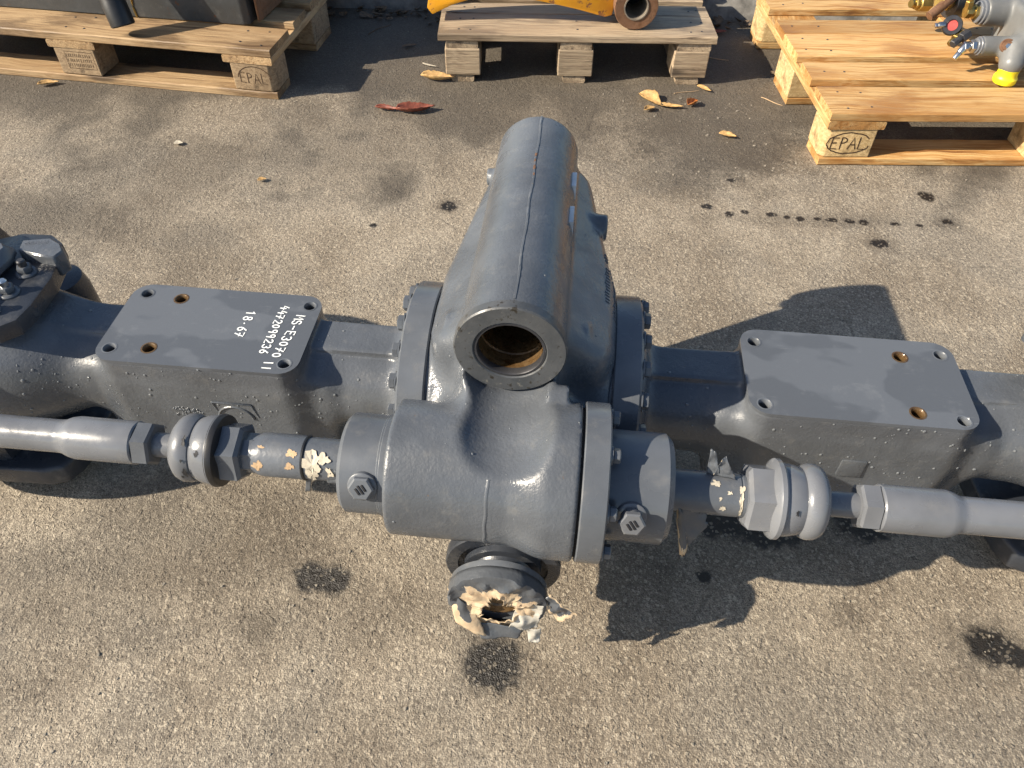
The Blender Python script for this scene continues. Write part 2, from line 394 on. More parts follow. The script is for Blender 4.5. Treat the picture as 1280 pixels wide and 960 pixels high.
def capsule(x, y, z, a, b, ra, rb=None):
    rb = ra if rb is None else rb
    ax, ay, az_ = a; dx, dy, dz = b[0] - ax, b[1] - ay, b[2] - az_
    t = np.clip(((x - ax) * dx + (y - ay) * dy + (z - az_) * dz) / (dx * dx + dy * dy + dz * dz), 0, 1)
    return np.sqrt((x - ax - t * dx) ** 2 + (y - ay - t * dy) ** 2 + (z - az_ - t * dz) ** 2) - (ra + (rb - ra) * t)
def sdf_mesh(name, f, lo, hi, h, mat, parent, label=None):
    ax = [np.arange(lo[i], hi[i] + h, h) for i in range(3)]
    X, Y, Z = np.meshgrid(*ax, indexing='ij'); D = f(X, Y, Z)
    n = D.shape; s = D < 0
    cnt = np.zeros([k - 1 for k in n], int); acc = np.zeros([k - 1 for k in n] + [3])
    ne = np.zeros([k - 1 for k in n], int)
    sl = lambda o: tuple(slice(o[i], n[i] - 1 + o[i]) for i in range(3))
    corners = [(a, b, c) for a in (0, 1) for b in (0, 1) for c in (0, 1)]
    for o in corners: cnt += s[sl(o)]
    for d in range(3):
        for o in corners:
            if o[d]: continue
            e = list(o); e[d] = 1; A, B = D[sl(o)], D[sl(tuple(e))]
            cr = (A < 0) != (B < 0); t = np.where(cr, A / np.where(A == B, 1, A - B), 0)
            ne += cr
            for k in range(3): acc[..., k] += np.where(cr, (t if k == d else o[k]), 0)
    act = (cnt > 0) & (cnt < 8); idx = -np.ones(act.shape, int); idx[act] = np.arange(act.sum())
    I = np.argwhere(act); P = (I + acc[act] / ne[act][:, None]) * h + np.array(lo)
    F = []
    for d in range(3):
        a, b = (d + 1) % 3, (d + 2) % 3
        s0 = [slice(None)] * 3; s1 = [slice(None)] * 3; s0[d] = slice(0, n[d] - 1); s1[d] = slice(1, n[d])
        A, B = s[tuple(s0)], s[tuple(s1)]; E = np.argwhere(A != B)
        E = E[(E[:, a] > 0) & (E[:, b] > 0) & (E[:, a] < n[a] - 1) & (E[:, b] < n[b] - 1)]
        fl = A[tuple(E.T)]
        def ix(da, db):
            q = E.copy(); q[:, a] += da; q[:, b] += db; return idx[tuple(q.T)]
        Q = np.stack([ix(-1, -1), ix(0, -1), ix(0, 0), ix(-1, 0)], 1)
        Q[~fl] = Q[~fl][:, ::-1]; F.append(Q)
    F = np.concatenate(F)
    for _ in range(3):                                   # pull the vertices onto the true surface
        x, y, z = P.T; d0 = f(x, y, z); e = .4
        g = np.stack([f(x + e, y, z) - d0, f(x, y + e, z) - d0, f(x, y, z + e) - d0], 1) / e
        st = np.clip(d0, -h * .6, h * .6) / np.maximum((g * g).sum(1), .3)
        P = P - g * st[:, None] * .8
    me = bpy.data.meshes.new(name); nv, nf = len(P), len(F)
    me.vertices.add(nv); me.vertices.foreach_set('co', (P * .001).ravel())
    me.loops.add(nf * 4); me.loops.foreach_set('vertex_index', F.ravel())
    me.polygons.add(nf); me.polygons.foreach_set('loop_start', np.arange(nf) * 4)
    me.update(calc_edges=True); me.validate()
    return link_mesh(name, me, mat, parent, 50, label, fix=False)

# --- handwriting and stamped marks: strokes of a hand-drawn alphabet in a 1 x 1.5 cell
def arc(cx, cy, rx, ry, a0, a1, n=9): return [(cx + rx * math.cos(R(a0 + (a1 - a0) * i / (n - 1))), cy + ry * math.sin(R(a0 + (a1 - a0) * i / (n - 1)))) for i in range(n)]
GLYPH = {
 'M': [[(.05, 0), (.12, 1.5), (.5, .6), (.9, 1.5), (.98, 0)]],
 'S': [arc(.5, 1.1, .38, .36, 30, 250, 8) + arc(.48, .4, .4, .38, 80, -150, 9)],
 '-': [[(.15, .7), (.85, .72)]],
 'E': [[(.85, 1.45), (.15, 1.45), (.12, .05), (.85, 0)], [(.14, .78), (.7, .8)]],
 '3': [arc(.45, 1.1, .38, .36, 150, -80, 8) + arc(.45, .4, .42, .38, 85, -150, 9)],
 '0': [arc(.5, .7, .36, .6, 90, 450, 14)],
 '7': [[(.1, 1.42), (.9, 1.45), (.35, 0)], [(.25, .75), (.85, .75)]],
 'I': [[(.45, 1.5), (.5, 0)]],
 '4': [[(.45, 1.5), (.1, .6), (.95, .62)], [(.72, 1.0), (.68, 0)]],
 '2': [arc(.48, 1.1, .38, .36, 160, -40, 8) + [(.1, .05), (.92, .02)]],
 '9': [arc(.48, 1.05, .34, .38, 20, 380, 12) + [(.8, .9), (.7, 0)]],
 '6': [[(.75, 1.5), (.3, .9)] + arc(.5, .42, .36, .4, 150, 510, 12)],
 '1': [[(.25, 1.1), (.55, 1.5), (.55, 0)]],
 '8': [arc(.5, 1.1, .32, .34, 270, -90, 11) + arc(.5, .38, .38, .38, 90, 450, 11)],
 '.': [[(.45, .55), (.55, .62)]],
 'P': [[(.15, 0), (.15, 1.5)] + arc(.2, 1.12, .6, .37, 90, -90, 8)],
 'A': [[(.02, 0), (.48, 1.5), (.95, 0)], [(.22, .55), (.76, .55)]],
 'L': [[(.15, 1.5), (.15, 0), (.85, 0)]],
 'T': [[(.0, 1.5), (1, 1.5)], [(.5, 1.5), (.5, 0)]],
}
def strokes(text, size, w, adv=1.25, jit=.0, extra=()):
    """flat ribbons in the xy plane, baseline along +x; returns verts, faces"""
    V, F = [], []; lines = list(extra)
    for i, ch in enumerate(text):
        if ch == ' ': continue
        jx, jy, ja = random.uniform(-jit, jit), random.uniform(-jit, jit), random.uniform(-jit, jit) * 1.5
        for g in GLYPH[ch]:
            lines.append([((i * adv + x + jx + (y - .7) * ja * .3) * size, (y + jy + x * ja * .3) * size) for x, y in g])
    for L in lines:
        P = [Vector((x, y)) for x, y in L]; n = len(P); b = len(V)
        for k, p in enumerate(P):
            d = (P[min(k + 1, n - 1)] - P[max(k - 1, 0)])
            d = d.normalized() if d.length > 1e-6 else Vector((1, 0)); q = Vector((-d.y, d.x)) * w / 2
            if k == 0: p = p - d * w * .4
            if k == n - 1: p = p + d * w * .4
            V += [(p.x + q.x, p.y + q.y, 0), (p.x - q.x, p.y - q.y, 0)]
        F += [(b + 2 * k, b + 2 * k + 1, b + 2 * k + 3, b + 2 * k + 2) for k in range(n - 1)]
    return V, F

# ------------------------------------------------------------------ the ground
def grid_sheet(name, x0, x1, y0, y1, z, mat):
    return mesh_obj(name, [(x0, y0, z), (x1, y0, z), (x1, y1, z), (x0, y1, z)], [(0, 1, 2, 3)], mat, None, 0, 1.)
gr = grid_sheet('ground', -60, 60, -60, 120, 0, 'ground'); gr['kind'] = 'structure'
# concrete kerb behind the pallets
kx = np.linspace(-6, 6, 121); kv, kf = [], []
prof = [(2.77, -.03), (2.80, .035), (2.83, .075), (2.97, .085), (3.0, .05), (3.02, -.03)]
for i, x in enumerate(kx):
    for (y, z) in prof: kv.append((x, y - .03 - .035 * x + .012 * mnoise.noise((x * 3, y, 0)), z + .008 * mnoise.noise((x * 6, y * 9, 3))))
np_ = len(prof)
for i in range(len(kx) - 1):
    for j in range(np_ - 1): kf.append((i * np_ + j, i * np_ + j + 1, (i + 1) * np_ + j + 1, (i + 1) * np_ + j))
kerb = mesh_obj('kerb', kv, kf, 'kerb_concrete', None, 40, 1.); kerb['kind'] = 'structure'

# ------------------------------------------------------------------ the axle
YAW = R(-5)
AX = thing('drive_axle', 'large dark grey painted steering axle lying across the ground in the centre', 'axle', (.016, .780, 0), YAW)
TX, TZ = -7., 435.
def f_center(x, y, z):
    tr = 63.5 - (y + 130) * .006
    a = np.sqrt((x - TX) ** 2 + (z - TZ) ** 2) - tr; tube = smax(a, np.maximum(-134 - y, y - 306), 3)
    drum = cyl(y, z - 222, 146, x, -119, 119, 4)
    wy = np.where(y > 50, 117 - (y - 50) * .20, 117 + np.minimum(0, (y + 60)) * .25)
    sl = (np.abs(x + 3) - (56 + (TZ - z) * 1.28)) / 1.62
    web = smax(smax(np.abs(x - 2) - wy - 2, sl, 12), np.maximum(y - (286 - (TZ - z) * .30), (-108 + (TZ - z) * .10) - y), 26)
    web = smax(web, np.maximum(170 - z, z - 440), 10)
    d = smin(smin(tube, web, 6), drum, 12)
    s = np.clip((x - 0) / 52, 0, 1); s = s * s * (3 - 2 * s)
    body = cyl(y + 217, z - 300, 83 + 13 * s, x, -137, 84, 4)
    neck = capsule(x, y, z, (-8, -80, 385), (-14, -192, 292), 56, 76)
    neck2 = rbox(x, y, z, -92, 62, -215, -60, 205, 335, 34)
    d = smin(d, smin(neck, neck2, 30), 34)
    d = smin(d, body, 20)
    d = smax(d, -cyl(x - TX, z - TZ, 71, y, -400, -131, 3), 5)
    boss = cyl(x, z - 180, 72, y, -272, 0, 6)
    d = smin(d, boss, 14)
    for (bx0, bx1, by, bz, br) in ((55, 105, 176, 395, 19), (-84, -50, 272, 408, 13), (-96, -55, -62, 398, 15), (50, 84, -66, 398, 14), (40, 66, -150, 372, 17)):
        d = smin(d, cyl(y - by, z - bz, br, x, bx0, bx1, 3), 8)
    bore = cyl(x - TX, z - TZ, 44, y, -400, 90, 2)
    return np.maximum(d, -bore)
center = sdf_mesh('center_housing', f_center, (-140, -325, 50), (140, 330, 520), 3.4, 'paint_cast', AX, 'cast centre housing with round pivot tube on top')

# machined tube face, bush and dark bore
mesh_obj('tube_face_ring', *lathe([(-120, 43), (-138, 43), (-139.4, 44.5), (-139.4, 65.2), (-137.6, 66.8), (-126, 67), (-122, 63)], 'y', (TX, 0, TZ), 72, caps=False), 'machined_face', center, 30)
bush = mesh_obj('bush', *lathe([(-120, 43.4), (-137, 43.4), (-138.2, 42.2), (-138.2, 39.6), (-136.5, 38.6), (-128, 38.4)], 'y', (TX, 0, TZ), 64, caps=False), 'steel_dark', center, 30)
mesh_obj('bore_wall', *lathe([(-128.5, 38.6), (-120, 38.4), (-118, 40), (-104, 40), (-102, 38.6), (-80, 38.6), (-76, 40.4), (-50, 40.4), (-48, 38.6), (10, 38.6)], 'y', (TX, 0, TZ), 64, caps=False), 'rust_oily', bush, 30)
mesh_obj('bore_bottom', *lathe([(8, 41), (9, 2)], 'y', (TX, 0, TZ), 48), 'void_black', center, 30)
# casting seam along the tube, a stretch of it rusted bare
def seam(y0, y1, w, hgt, n=24):
    V, F = [], []
    for i in range(n + 1):
        y = y0 + (y1 - y0) * i / n; x = TX + 4 - 10 * (y + 136) / 444 * 0 + 1.2 * math.sin(y * .05); x = TX + 3 + .6 * math.sin(y * .06)
        tr = 63.5 - (y + 130) * .006; zc = TZ + math.sqrt(tr * tr - (x - TX) ** 2)
        ww = w * random.uniform(.8, 1.2); hh = hgt * random.uniform(.7, 1.2)
        V += [(x - ww, y, zc - 1.4), (x - ww * .5, y, zc + hh), (x + ww * .5, y, zc + hh), (x + ww, y, zc - 1.4)]
    for i in range(n):
        for k in range(3): F.append((4 * i + k, 4 * i + k + 1, 4 * i + k + 5, 4 * i + k + 4))
    return V, F
mesh_obj('casting_seam', *seam(-120, 305, 2.3, .9, 60), 'paint_smooth', center, 60)
mesh_obj('rust_streak', *seam(118, 200, 2.2, 1.0, 20), 'rust_boss', center, 60, label='rusted stretch of the casting seam')
cbvh = BVHTree.FromPolygons([v.co * 1000 for v in center.data.vertices], [tuple(p.vertices) for p in center.data.polygons])
def on_center(o, d):
    h = cbvh.ray_cast(Vector(o), Vector(d)); return h[0], h[1]
# two raised bars and the cast marks on the right flank
for y0, y1 in ((176, 212), (88, 126)):
    zt = TZ + 27; mesh_obj('raised_bar', *box(TX + 48, TX + 62, y0, y1, zt - 30, zt, 1.), 'pale_grey', center, 30)  # bars in a much paler grey than the casting around them
mk = []
for row, zz in enumerate((392, 377)):
    for k in range(17):
        y = 112 - k * 6.2 - row * 18
        if random.random() < .12: continue
        hit, nr = on_center((260, y, zz), (-1, 0, 0))
        if hit: mk.append(xform(box(-1.2, 1.4, -random.uniform(.7, 1.6), random.uniform(.7, 1.6), -random.uniform(2.5, 5), random.uniform(2.5, 5), .5), rot_to(nr, hit)))
mesh_obj('cast_mark', *merge(*mk), 'paint_smooth', center, 30)

sv, sf = [], []
for i in range(30):                                      # parting line down the front of the cylinder body
    zz = 372 - i * 5.0; xx = -17 - .14 * i + .5 * math.sin(i * .9); hit, nr = on_center((xx, -500, zz), (0, 1, 0))
    if hit is None or hit.y > -215: continue
    sv += [hit + Vector((-3.4, .9, 0)), hit + Vector((-1.2, 0, 0)) + nr * .7, hit + Vector((1.2, 0, 0)) + nr * .7, hit + Vector((3.4, .9, 0))]
sf = [(4 * i + k, 4 * i + k + 1, 4 * i + k + 5, 4 * i + k + 4) for i in range(len(sv) // 4 - 1) for k in (0, 1, 2)]
mesh_obj('casting_seam', sv, sf, 'paint_cast', center, 180)

# bolted flanges between the housing and the two arms
bolt_src = None
def hexbolt(r=11, hgt=9, washer=14):
    return merge(lathe([(0, washer), (2.2, washer), (2.6, washer - 1)], 'x', seg=20), lathe(hexprof(2.4, hgt + 2, r, 1.2), 'x', seg=6))
for sgn in (-1, 1):
    o = mesh_obj('housing_flange', *lathe([(sgn * 118, 120), (sgn * 118, 143), (sgn * 121.5, 143), (sgn * 122, 147), (sgn * 124, 149), (sgn * 157, 149), (sgn * 160, 146), (sgn * 160.5, 60)], 'x', (0, 0, 222), 96), 'paint_smooth', AX, 35)
    for k in range(20):
        a = R(18 * k + 8)
        if bolt_src is None:
            b = mesh_obj('bolt', *hexbolt(), 'paint_smooth', o, 35); bolt_src = b
        else: b = inst(bolt_src, o, (0, 0, 0))
        b.location = (sgn * .160, .134 * math.cos(a), .222 + .134 * math.sin(a)); b.rotation_euler = (random.uniform(0, 1), 0, 0 if sgn > 0 else math.pi)

# the two arms with their raised mounting blocks
HOLE_C = {1: [(327, 57), (588, 58), (328, -63), (585, -66)], -1: [(-577, 62), (-326, 61), (-581, -57), (-328, -61)]}
HOLE_R = {1: [(530, 48), (528, -58)], -1: [(-522, 56), (-526, -51)]}
PADX = {1: (308, 607), -1: (-600, -308)}
def f_arm(sgn):
    x0p, x1p = sorted((abs(PADX[sgn][0]), abs(PADX[sgn][1])))
    def f(x, y, z):
        x = x * sgn
        a = cyl(y + 2, z - 214, 64 + np.clip((x - 620) / 150, 0, 1) * 10, x, 110, 950, 4)
        rib = rbox(x, y, z, 110, 950, -13, 48, 170, 287, 3)
        d = smin(a, rib, 3)
        fl = cyl(y, z - 224, 92 + np.maximum(0, 172 - x) * .7, x, 112, 172, 6)
        d = smin(d, fl, 26)
        cx, hx, cyy, hy, rc = (x0p + x1p) / 2, (x1p - x0p) / 2 - .3, 1.5, 82.2, 27.
        q1, q2 = np.abs(x - cx) - hx + rc, np.abs(y - cyy) - hy + rc
        dxy = np.sqrt(np.maximum(q1, 0) ** 2 + np.maximum(q2, 0) ** 2) + np.minimum(np.maximum(q1, q2), 0) - rc
        low = np.clip((297 - z) / 150, 0, 1)
        pad = smax(dxy + 1.0 * low, np.maximum(92 - z, z - 297.5), 4)
        ramp = smax(np.abs(y - cyy + 1) - 63, smax(np.maximum(z - 268, 110 - z), np.maximum(x0p - 34 - x, x - x1p - 34), 34), 20)
        base = smin(d, ramp, 26)
        d = smin(base, pad, 4 + 24 * np.clip((294 - z) / 40, 0, 1))
        kn = capsule(x, y, z, (770 if sgn < 0 else 850, -10, 222), (900, -10, 222), 98, 110)
        d = smin(d, kn, 70)
        for hx, hy in HOLE_C[sgn] + HOLE_R[sgn]:
            d = np.maximum(d, -cyl(x - abs(hx), y - hy, 9.2, z, 274, 400, 1))
        return d
    return f
arms = {}
for sgn in (-1, 1):
    lo, hi = ((-900, -130, 75), (-112, 130, 345)) if sgn < 0 else ((112, -130, 75), (900, 130, 345))
    arms[sgn] = sdf_mesh('axle_arm', f_arm(sgn), lo, hi, 3.6, 'paint_cast', AX, 'left cast arm with flat mounting block' if sgn < 0 else 'right cast arm with flat mounting block')
    # machined top face, with its drilled holes
    bm = bmesh.new(); px0, px1 = PADX[sgn]
    def loop(P, z): 
        vs = [bm.verts.new((p[0], p[1], z)) for p in P]; return [bm.edges.new((vs[i], vs[(i + 1) % len(vs)])) for i in range(len(vs))]
    outl = round_rect(px0, px1, -81, 84, 27); circ = lambda c, r, n=24: [(c[0] + r * math.cos(2 * math.pi * k / n), c[1] + r * math.sin(2 * math.pi * k / n)) for k in range(n)]
    E_ = loop(outl, 300)
    holes = [(c, 8.6) for c in HOLE_C[sgn]] + [(c, 8.8) for c in HOLE_R[sgn]]
    for c, r_ in holes: E_ += loop(circ(c, r_), 300)
    bmesh.ops.triangle_fill(bm, edges=E_, use_beauty=True)
    n = len(outl)
    v2 = [bm.verts.new((p[0], p[1], 294.5)) for p in outl]; bm.verts.ensure_lookup_table()
    for i in range(n): bm.faces.new((bm.verts[i], bm.verts[(i + 1) % n], v2[(i + 1) % n], v2[i]))
    pl = mesh_obj('mounting_face', *from_bm(bm), 'paint_plate', arms[sgn], 30)
    for c, r_ in holes:
        rust_ = c in HOLE_R[sgn]
        mesh_obj('bolt_hole', *lathe([(300.35, r_ + (2.6 if rust_ else 2.4)), (300.5, r_ + .4), (298.4, r_ - 1.2), (290, r_ - 1.6), (289, r_ - .8), (286, r_ - 1.6), (284, r_ - .8), (277, r_ - 1.4), (276.8, .5)], 'z', (c[0], c[1], 0), 28, caps=False), 'rust_oily' if rust_ else 'paint_smooth', pl, 50, label='rusted bolt hole' if rust_ else None)

# handwriting on the left mounting face
def plate_text(text, x, y, size, dx=0.):
    v, f = strokes(text, size, 2.1, 1.28, .06)
    # baseline runs towards the camera (-y), letters stand towards +x
    v = [(x + b - dx * a, y - a, 300.6 + .001 * i) for i, (a, b, c_) in enumerate(v)]
    return mesh_obj('chalk_writing', v, f, 'chalk_white', arms[-1], 0)
plate_text('MS-E3070', -339, 39, 9.0, .13); plate_text('II', -356, -58, 8.0, 0)
plate_text('4472099236', -368, 57, 8.1, .01); plate_text('18.67', -414, 40, 9.0, .03)
# raised casting marks on the front flanks of the blocks
def on_arm(sgn, x, z):
    b = BVHTree.FromPolygons([v.co * 1000 for v in arms[sgn].data.vertices], [tuple(p.vertices) for p in arms[sgn].data.polygons]) if sgn not in ABV else ABV[sgn]
    ABV[sgn] = b; return b.ray_cast(Vector((x, -400, z)), Vector((0, 1, 0)))[:2]
ABV = {}
h, nr = on_arm(-1, -412, 216)
fr = merge(tube_path([(-442, h.y, 232), (-384, h.y, 232), (-378, h.y + 1, 205)], 1.8, 6), tube_path([(-442, h.y, 232), (-438, h.y + 1, 214)], 1.8, 6),
           tube_path([(-412 + 26 * math.cos(R(a)), h.y, 200 + 25 * math.sin(R(a))) for a in range(0, 181, 15)], 2.2, 6))
mesh_obj('cast_mark', *fr, 'paint_cast', arms[-1], 60)
h, nr = on_arm(1, 466, 205)
mesh_obj('cast_mark', *box(450, 484, h.y - 2.5, h.y + 6, 188, 222, 1.5), 'paint_cast', arms[1], 30)
pb = []
for k in range(60):
    x, z = random.uniform(-505, -462), random.uniform(196, 214); h, nr = on_arm(-1, x, z)
    if h: pb.append(xform(lathe([(-1, 2.1), (.6, 1.6), (1.2, .6)], 'x', seg=6), rot_to(nr, h)))
mesh_obj('cast_mark', *merge(*pb), 'paint_cast', arms[-1], 60)

# steering cylinder
CY, CZ = -217., 300.
capL = mesh_obj('cylinder_cap', *lathe([(-137, 64), (-146, 64), (-147, 62.6), (-149, 62.6), (-150, 61.5), (-192, 61.5), (-197, 57), (-197, 20)], 'x', (0, CY, CZ), 80), 'paint_smooth', AX, 35)
capR = mesh_obj('cylinder_cap', *lathe([(110, 67), (186, 67), (193, 60), (193, 20)], 'x', (0, CY, CZ), 80), 'paint_smooth', AX, 35)
fo = []
for k in range(72):
    a = 2 * math.pi * k / 72; rr = 98.5 - 3.2 * max(0, math.cos(4 * (a - .5))) ** 2; fo.append((rr * math.cos(a), rr * math.sin(a)))
v, f = prism(fo, 87, 117, 1.6, 1)
cfl = mesh_obj('cylinder_flange', [(z, CY + x, CZ + y) for x, y, z in v], f, 'paint_smooth', AX, 35)
mesh_obj('gasket', *lathe([(83, 90), (88, 90)], 'x', (0, CY, CZ), 64), 'void_black', cfl, 35)
for k in range(8):
    a = R(45 * k + 14); b = inst(bolt_src, cfl, (.117, (CY + 84 * math.cos(a)) * .001, (CZ + 84 * math.sin(a)) * .001), (random.random(), 0, 0), (1, .8, .8)); b.name = 'bolt'
# screw plugs with their stamped bars
def plug(parent, x, th, r0, stick, mat):
    d = Vector((0, -math.cos(th), math.sin(th))); M = rot_to(d, (x, CY, CZ))
    p = mesh_obj('screw_plug', *xform(merge(lathe([(r0 - 6, 17.5), (r0 + 3.5, 17.5), (r0 + 4.5, 16)], 'x', seg=32), lathe([(r0 + 4, 12.5), (r0 + 4 + stick, 12.5)], 'x', seg=28), lathe(hexprof(r0 + 3.8 + stick, r0 + 12 + stick, 15.5, 1.5), 'x', seg=6)), M), mat, parent, 35)
    zt = r0 + 12 + stick
    for k in (-1, 0, 1):
        v, f = box(zt - 1, zt + 1.1, -1.3 + k * 4.3, 1.3 + k * 4.3, -6 + abs(k) * 1.5, 6 - abs(k) * 1.5, .4)
        mesh_obj('stamped_bar', *xform(xform((v, f), Matrix.Rotation(R(35), 4, 'X')), M), 'ink_black', p, 30)
    return p
plug(capL, -164, R(28), 61.5, -1, 'paint_smooth'); plug(capR, 146, R(24), 66, 9, 'paint_rod')

# rods, ball joints and steering links on either side
def side(s):
    def L(name, prof, mat, parent, seg=48, ph=0, label=None):
        return mesh_obj(name, *lathe([(s * a, b) for a, b in prof], 'x', (0, CY, CZ), seg, ph), mat, parent, 32, label=label)
    if s < 0:
        rod = L('piston_rod', [(190, 26), (250, 26.6), (251, 27.4), (300, 27.6), (306, 26.8), (318, 23), (330, 23)], 'paint_tape', AX, label='left rod wrapped in grey tape')
        L('joint_neck', [(310, 25), (334, 25)], 'paint_smooth', rod, 8)
        nut = L('joint_nut', hexprof(326, 356, 38, 4), 'paint_smooth', AX, 6, .3)
        L('boot_rim', [(350, 30), (354, 44.5), (359, 46), (363, 45)], 'rubber_black', nut)
        boot = L('joint_boot', [(354, 44), (358, 45.5), (362, 45.5), (363, 44), (366, 43.8), (376, 42.6), (385, 39), (391, 32)], 'paint_rod', AX)
        L('boot_ring', [(380, 24), (382, 34), (386, 40.5), (393, 43), (400, 43), (407, 40), (413, 33), (415, 24)], 'paint_rod', boot)
        shaft = L('joint_shank', [(408, 15.5), (460, 15.5)], 'paint_rod', AX)
        tn = L('lock_nut', hexprof(443, 466, 29, 2.5), 'paint_smooth', AX, 6, .1)
        L('link_tube', [(464, 12), (465, 26), (467, 27.4), (544, 27.4), (553, 25.5), (561, 22), (568, 21.2), (760, 21.2), (762, 10)], 'paint_rod', AX)
    else:
        rod = L('piston_rod', [(185, 26), (276, 26), (277, 25), (278, 25), (279, 26), (290, 26), (300, 24)], 'paint_tape', AX, label='right rod with torn grey tape')
        nut = L('joint_nut', hexprof(283, 318, 42, 4), 'paint_rod', AX, 6, .25)
        L('boot_rim', [(310, 36), (314, 46), (317, 48.5), (322, 48.5), (324, 46), (326, 44)], 'paint_rod', nut)
        boot = L('joint_boot', [(320, 44), (322, 44.6), (335, 43.5), (347, 40.5), (355, 36)], 'paint_rod', AX)
        L('boot_ring', [(344, 28), (346, 38), (350, 43), (356, 45.5), (364, 45.5), (371, 42), (376, 34), (378, 22)], 'paint_rod', boot)
        L('joint_shank', [(372, 15.5), (426, 15.5)], 'paint_rod', AX)
        L('lock_nut', hexprof(416, 440, 29, 2.5), 'paint_rod', AX, 6, .1)
        L('link_tube', [(438, 12), (439, 27), (441, 28.4), (516, 28.4), (524, 27), (531, 23.2), (538, 22.2), (760, 22.2), (762, 10)], 'paint_rod', AX)
    return rod, nut
rodL, nutL = side(-1); rodR, nutR = side(1)
# black wear scuffs on the left boot and ring
def patch_on_cyl(x, th, lx, lt, r, mat, parent, name, n=13, jag=.45, ax_=(CY, CZ), lift=.5):
    """ragged patch wrapped on a cylinder along x; th in degrees from horizontal towards the camera, upwards"""
    V = [(0, 0)]; sd_ = random.uniform(0, 90); n = 20
    for k in range(n * 2):
        a = math.pi * k / n; q = .62 + .55 * mnoise.noise((1.3 * math.cos(a), 1.3 * math.sin(a), sd_)) + .22 * mnoise.noise((4.5 * math.cos(a), 4.5 * math.sin(a), sd_)) + random.uniform(-.05, .05)
        V.append((max(q, .12) * math.cos(a), max(q, .12) * math.sin(a)))
    P = []
    for a, b in V:
        t_ = R(th) + b * lt / r; P.append((x + a * lx, ax_[0] - (r + lift) * math.cos(t_), ax_[1] + (r + lift) * math.sin(t_)))
    m_ = len(V) - 1
    return mesh_obj(name, P, [(0, 1 + k, 1 + (k + 1) % m_) for k in range(m_)], mat, parent, 0)
for x, th, lx, lt in ((-390, 62, 3, 10), (-391, 30, 2, 3), (-389, 6, 4, 9), (-394, -5, 3, 5), (-372, 44, 3.5, 6)):
    patch_on_cyl(x, th, lx, lt, 42.6 if x < -380 else 43.2, 'ink_black', nutL, 'paint_scuff')
for x, th, lx, lt in ((336, 34, 2.5, 5),): patch_on_cyl(x, th, lx, lt, 44.0, 'ink_black', nutR, 'paint_scuff')
for x, th, lx, lt in ((-235, 36, 20, 22), (-236, 8, 9, 16), (-222, 54, 12, 9), (-262, 62, 11, 8), (-263, 28, 7, 7), (-303, 22, 9, 9), (-302, 70, 6, 3), (-214, 20, 7, 10)):
    patch_on_cyl(x, th, lx, lt, 27.4, 'paper_pale' if x > -245 else 'paper_tan', rodL, 'bare_patch', 12, .5)
for x, th, lx, lt in ((276, 40, 4, 14), (277, 8, 3, 12), (276, 68, 4, 8), (262, 58, 5, 4), (256, 14, 5, 5), (246, 80, 9, 6), (252, 40, 3, 3)):
    patch_on_cyl(x, th, lx, lt, 26.2, 'paper_pale', rodR, 'bare_patch', 8, .6)
mesh_obj('tape_edge', *lathe([(-247, 27.2), (-248.5, 28.3), (-250.5, 28.3), (-251, 27)], 'x', (0, CY, CZ), 48, caps=False), 'rubber_black', rodL, 32)

# torn tape: crumpled sheets
def sheet(name, corners, mat, parent, crumple=3., nu=16, nv=14, ragged=.06, thick=.5, fold=0., seed=0):
    """crumpled quad sheet between four 3D corners (in order), ragged on its far edges"""
    A, B, C_, D = [Vector(c) for c in corners]; V, F = [], []
    nrm = (B - A).cross(D - A).normalized(); sz = ((B - A).length + (D - A).length) / 2
    e0 = [1 + ragged * (random.random() - .7) * 1.3 for _ in range(nu + 1)]; e1 = [1 + ragged * (random.random() - .7) * 1.3 for _ in range(nv + 1)]
    for j in range(nv + 1):
        for i in range(nu + 1):
            u, w = i / nu * e1[j], j / nv * e0[i]
            p = A * (1 - u) * (1 - w) + B * u * (1 - w) + C_ * u * w + D * (1 - u) * w
            k = mnoise.noise(p * (2.2 / sz) + Vector((seed, 0, seed * 2))) * crumple * 1.7 + abs(mnoise.noise(p * (4.0 / sz) + Vector((0, seed, 5)))) * crumple * .8
            V.append(p + nrm * (k + fold * sz * (u - .5) ** 2))
    for j in range(nv):
        for i in range(nu): a = j * (nu + 1) + i; F.append((a, a + 1, a + nu + 2, a + nu + 1))
    o = mesh_obj(name, V, F, mat, parent, 35)
    at = o.data.attributes.new('rim', 'FLOAT', 'POINT')
    at.data.foreach_set('value', [min(i / nu, 1 - i / nu, 1 - j / nv) for j in range(nv + 1) for i in range(nu + 1)])
    md = o.modifiers.new('thickness', 'SOLIDIFY'); md.thickness = thick * .001; md.offset = 0
    return o
sheet('tape_scrap', [(203, CY - 26, 296), (236, CY - 24, 308), (244, CY - 34, 276), (222, CY - 40, 222)], 'torn_mostly_grey', rodR, 3.5, fold=.3, seed=1)
sheet('tape_scrap', [(203, CY - 26, 306), (214, CY - 27, 290), (228, CY - 40, 240), (221, CY - 43, 216)], 'torn_tape', rodR, 3, fold=.3, seed=2)
sheet('tape_scrap', [(243, CY + 8, 325), (270, CY + 4, 326), (254, CY + 16, 352), (250, CY + 14, 350)], 'torn_mostly_grey', rodR, 3, seed=3)
sheet('tape_scrap', [(236, CY + 10, 324), (252, CY + 8, 324), (243, CY + 22, 352), (236, CY + 24, 356)], 'torn_mostly_grey', rodR, 2.5, seed=4)
sheet('tape_scrap', [(-254, CY - 8, 276), (-246, CY - 8, 276), (-255, CY - 10, 240), (-262, CY - 10, 238)], 'torn_mostly_grey', rodL, 1.5, 6, 8, seed=5)
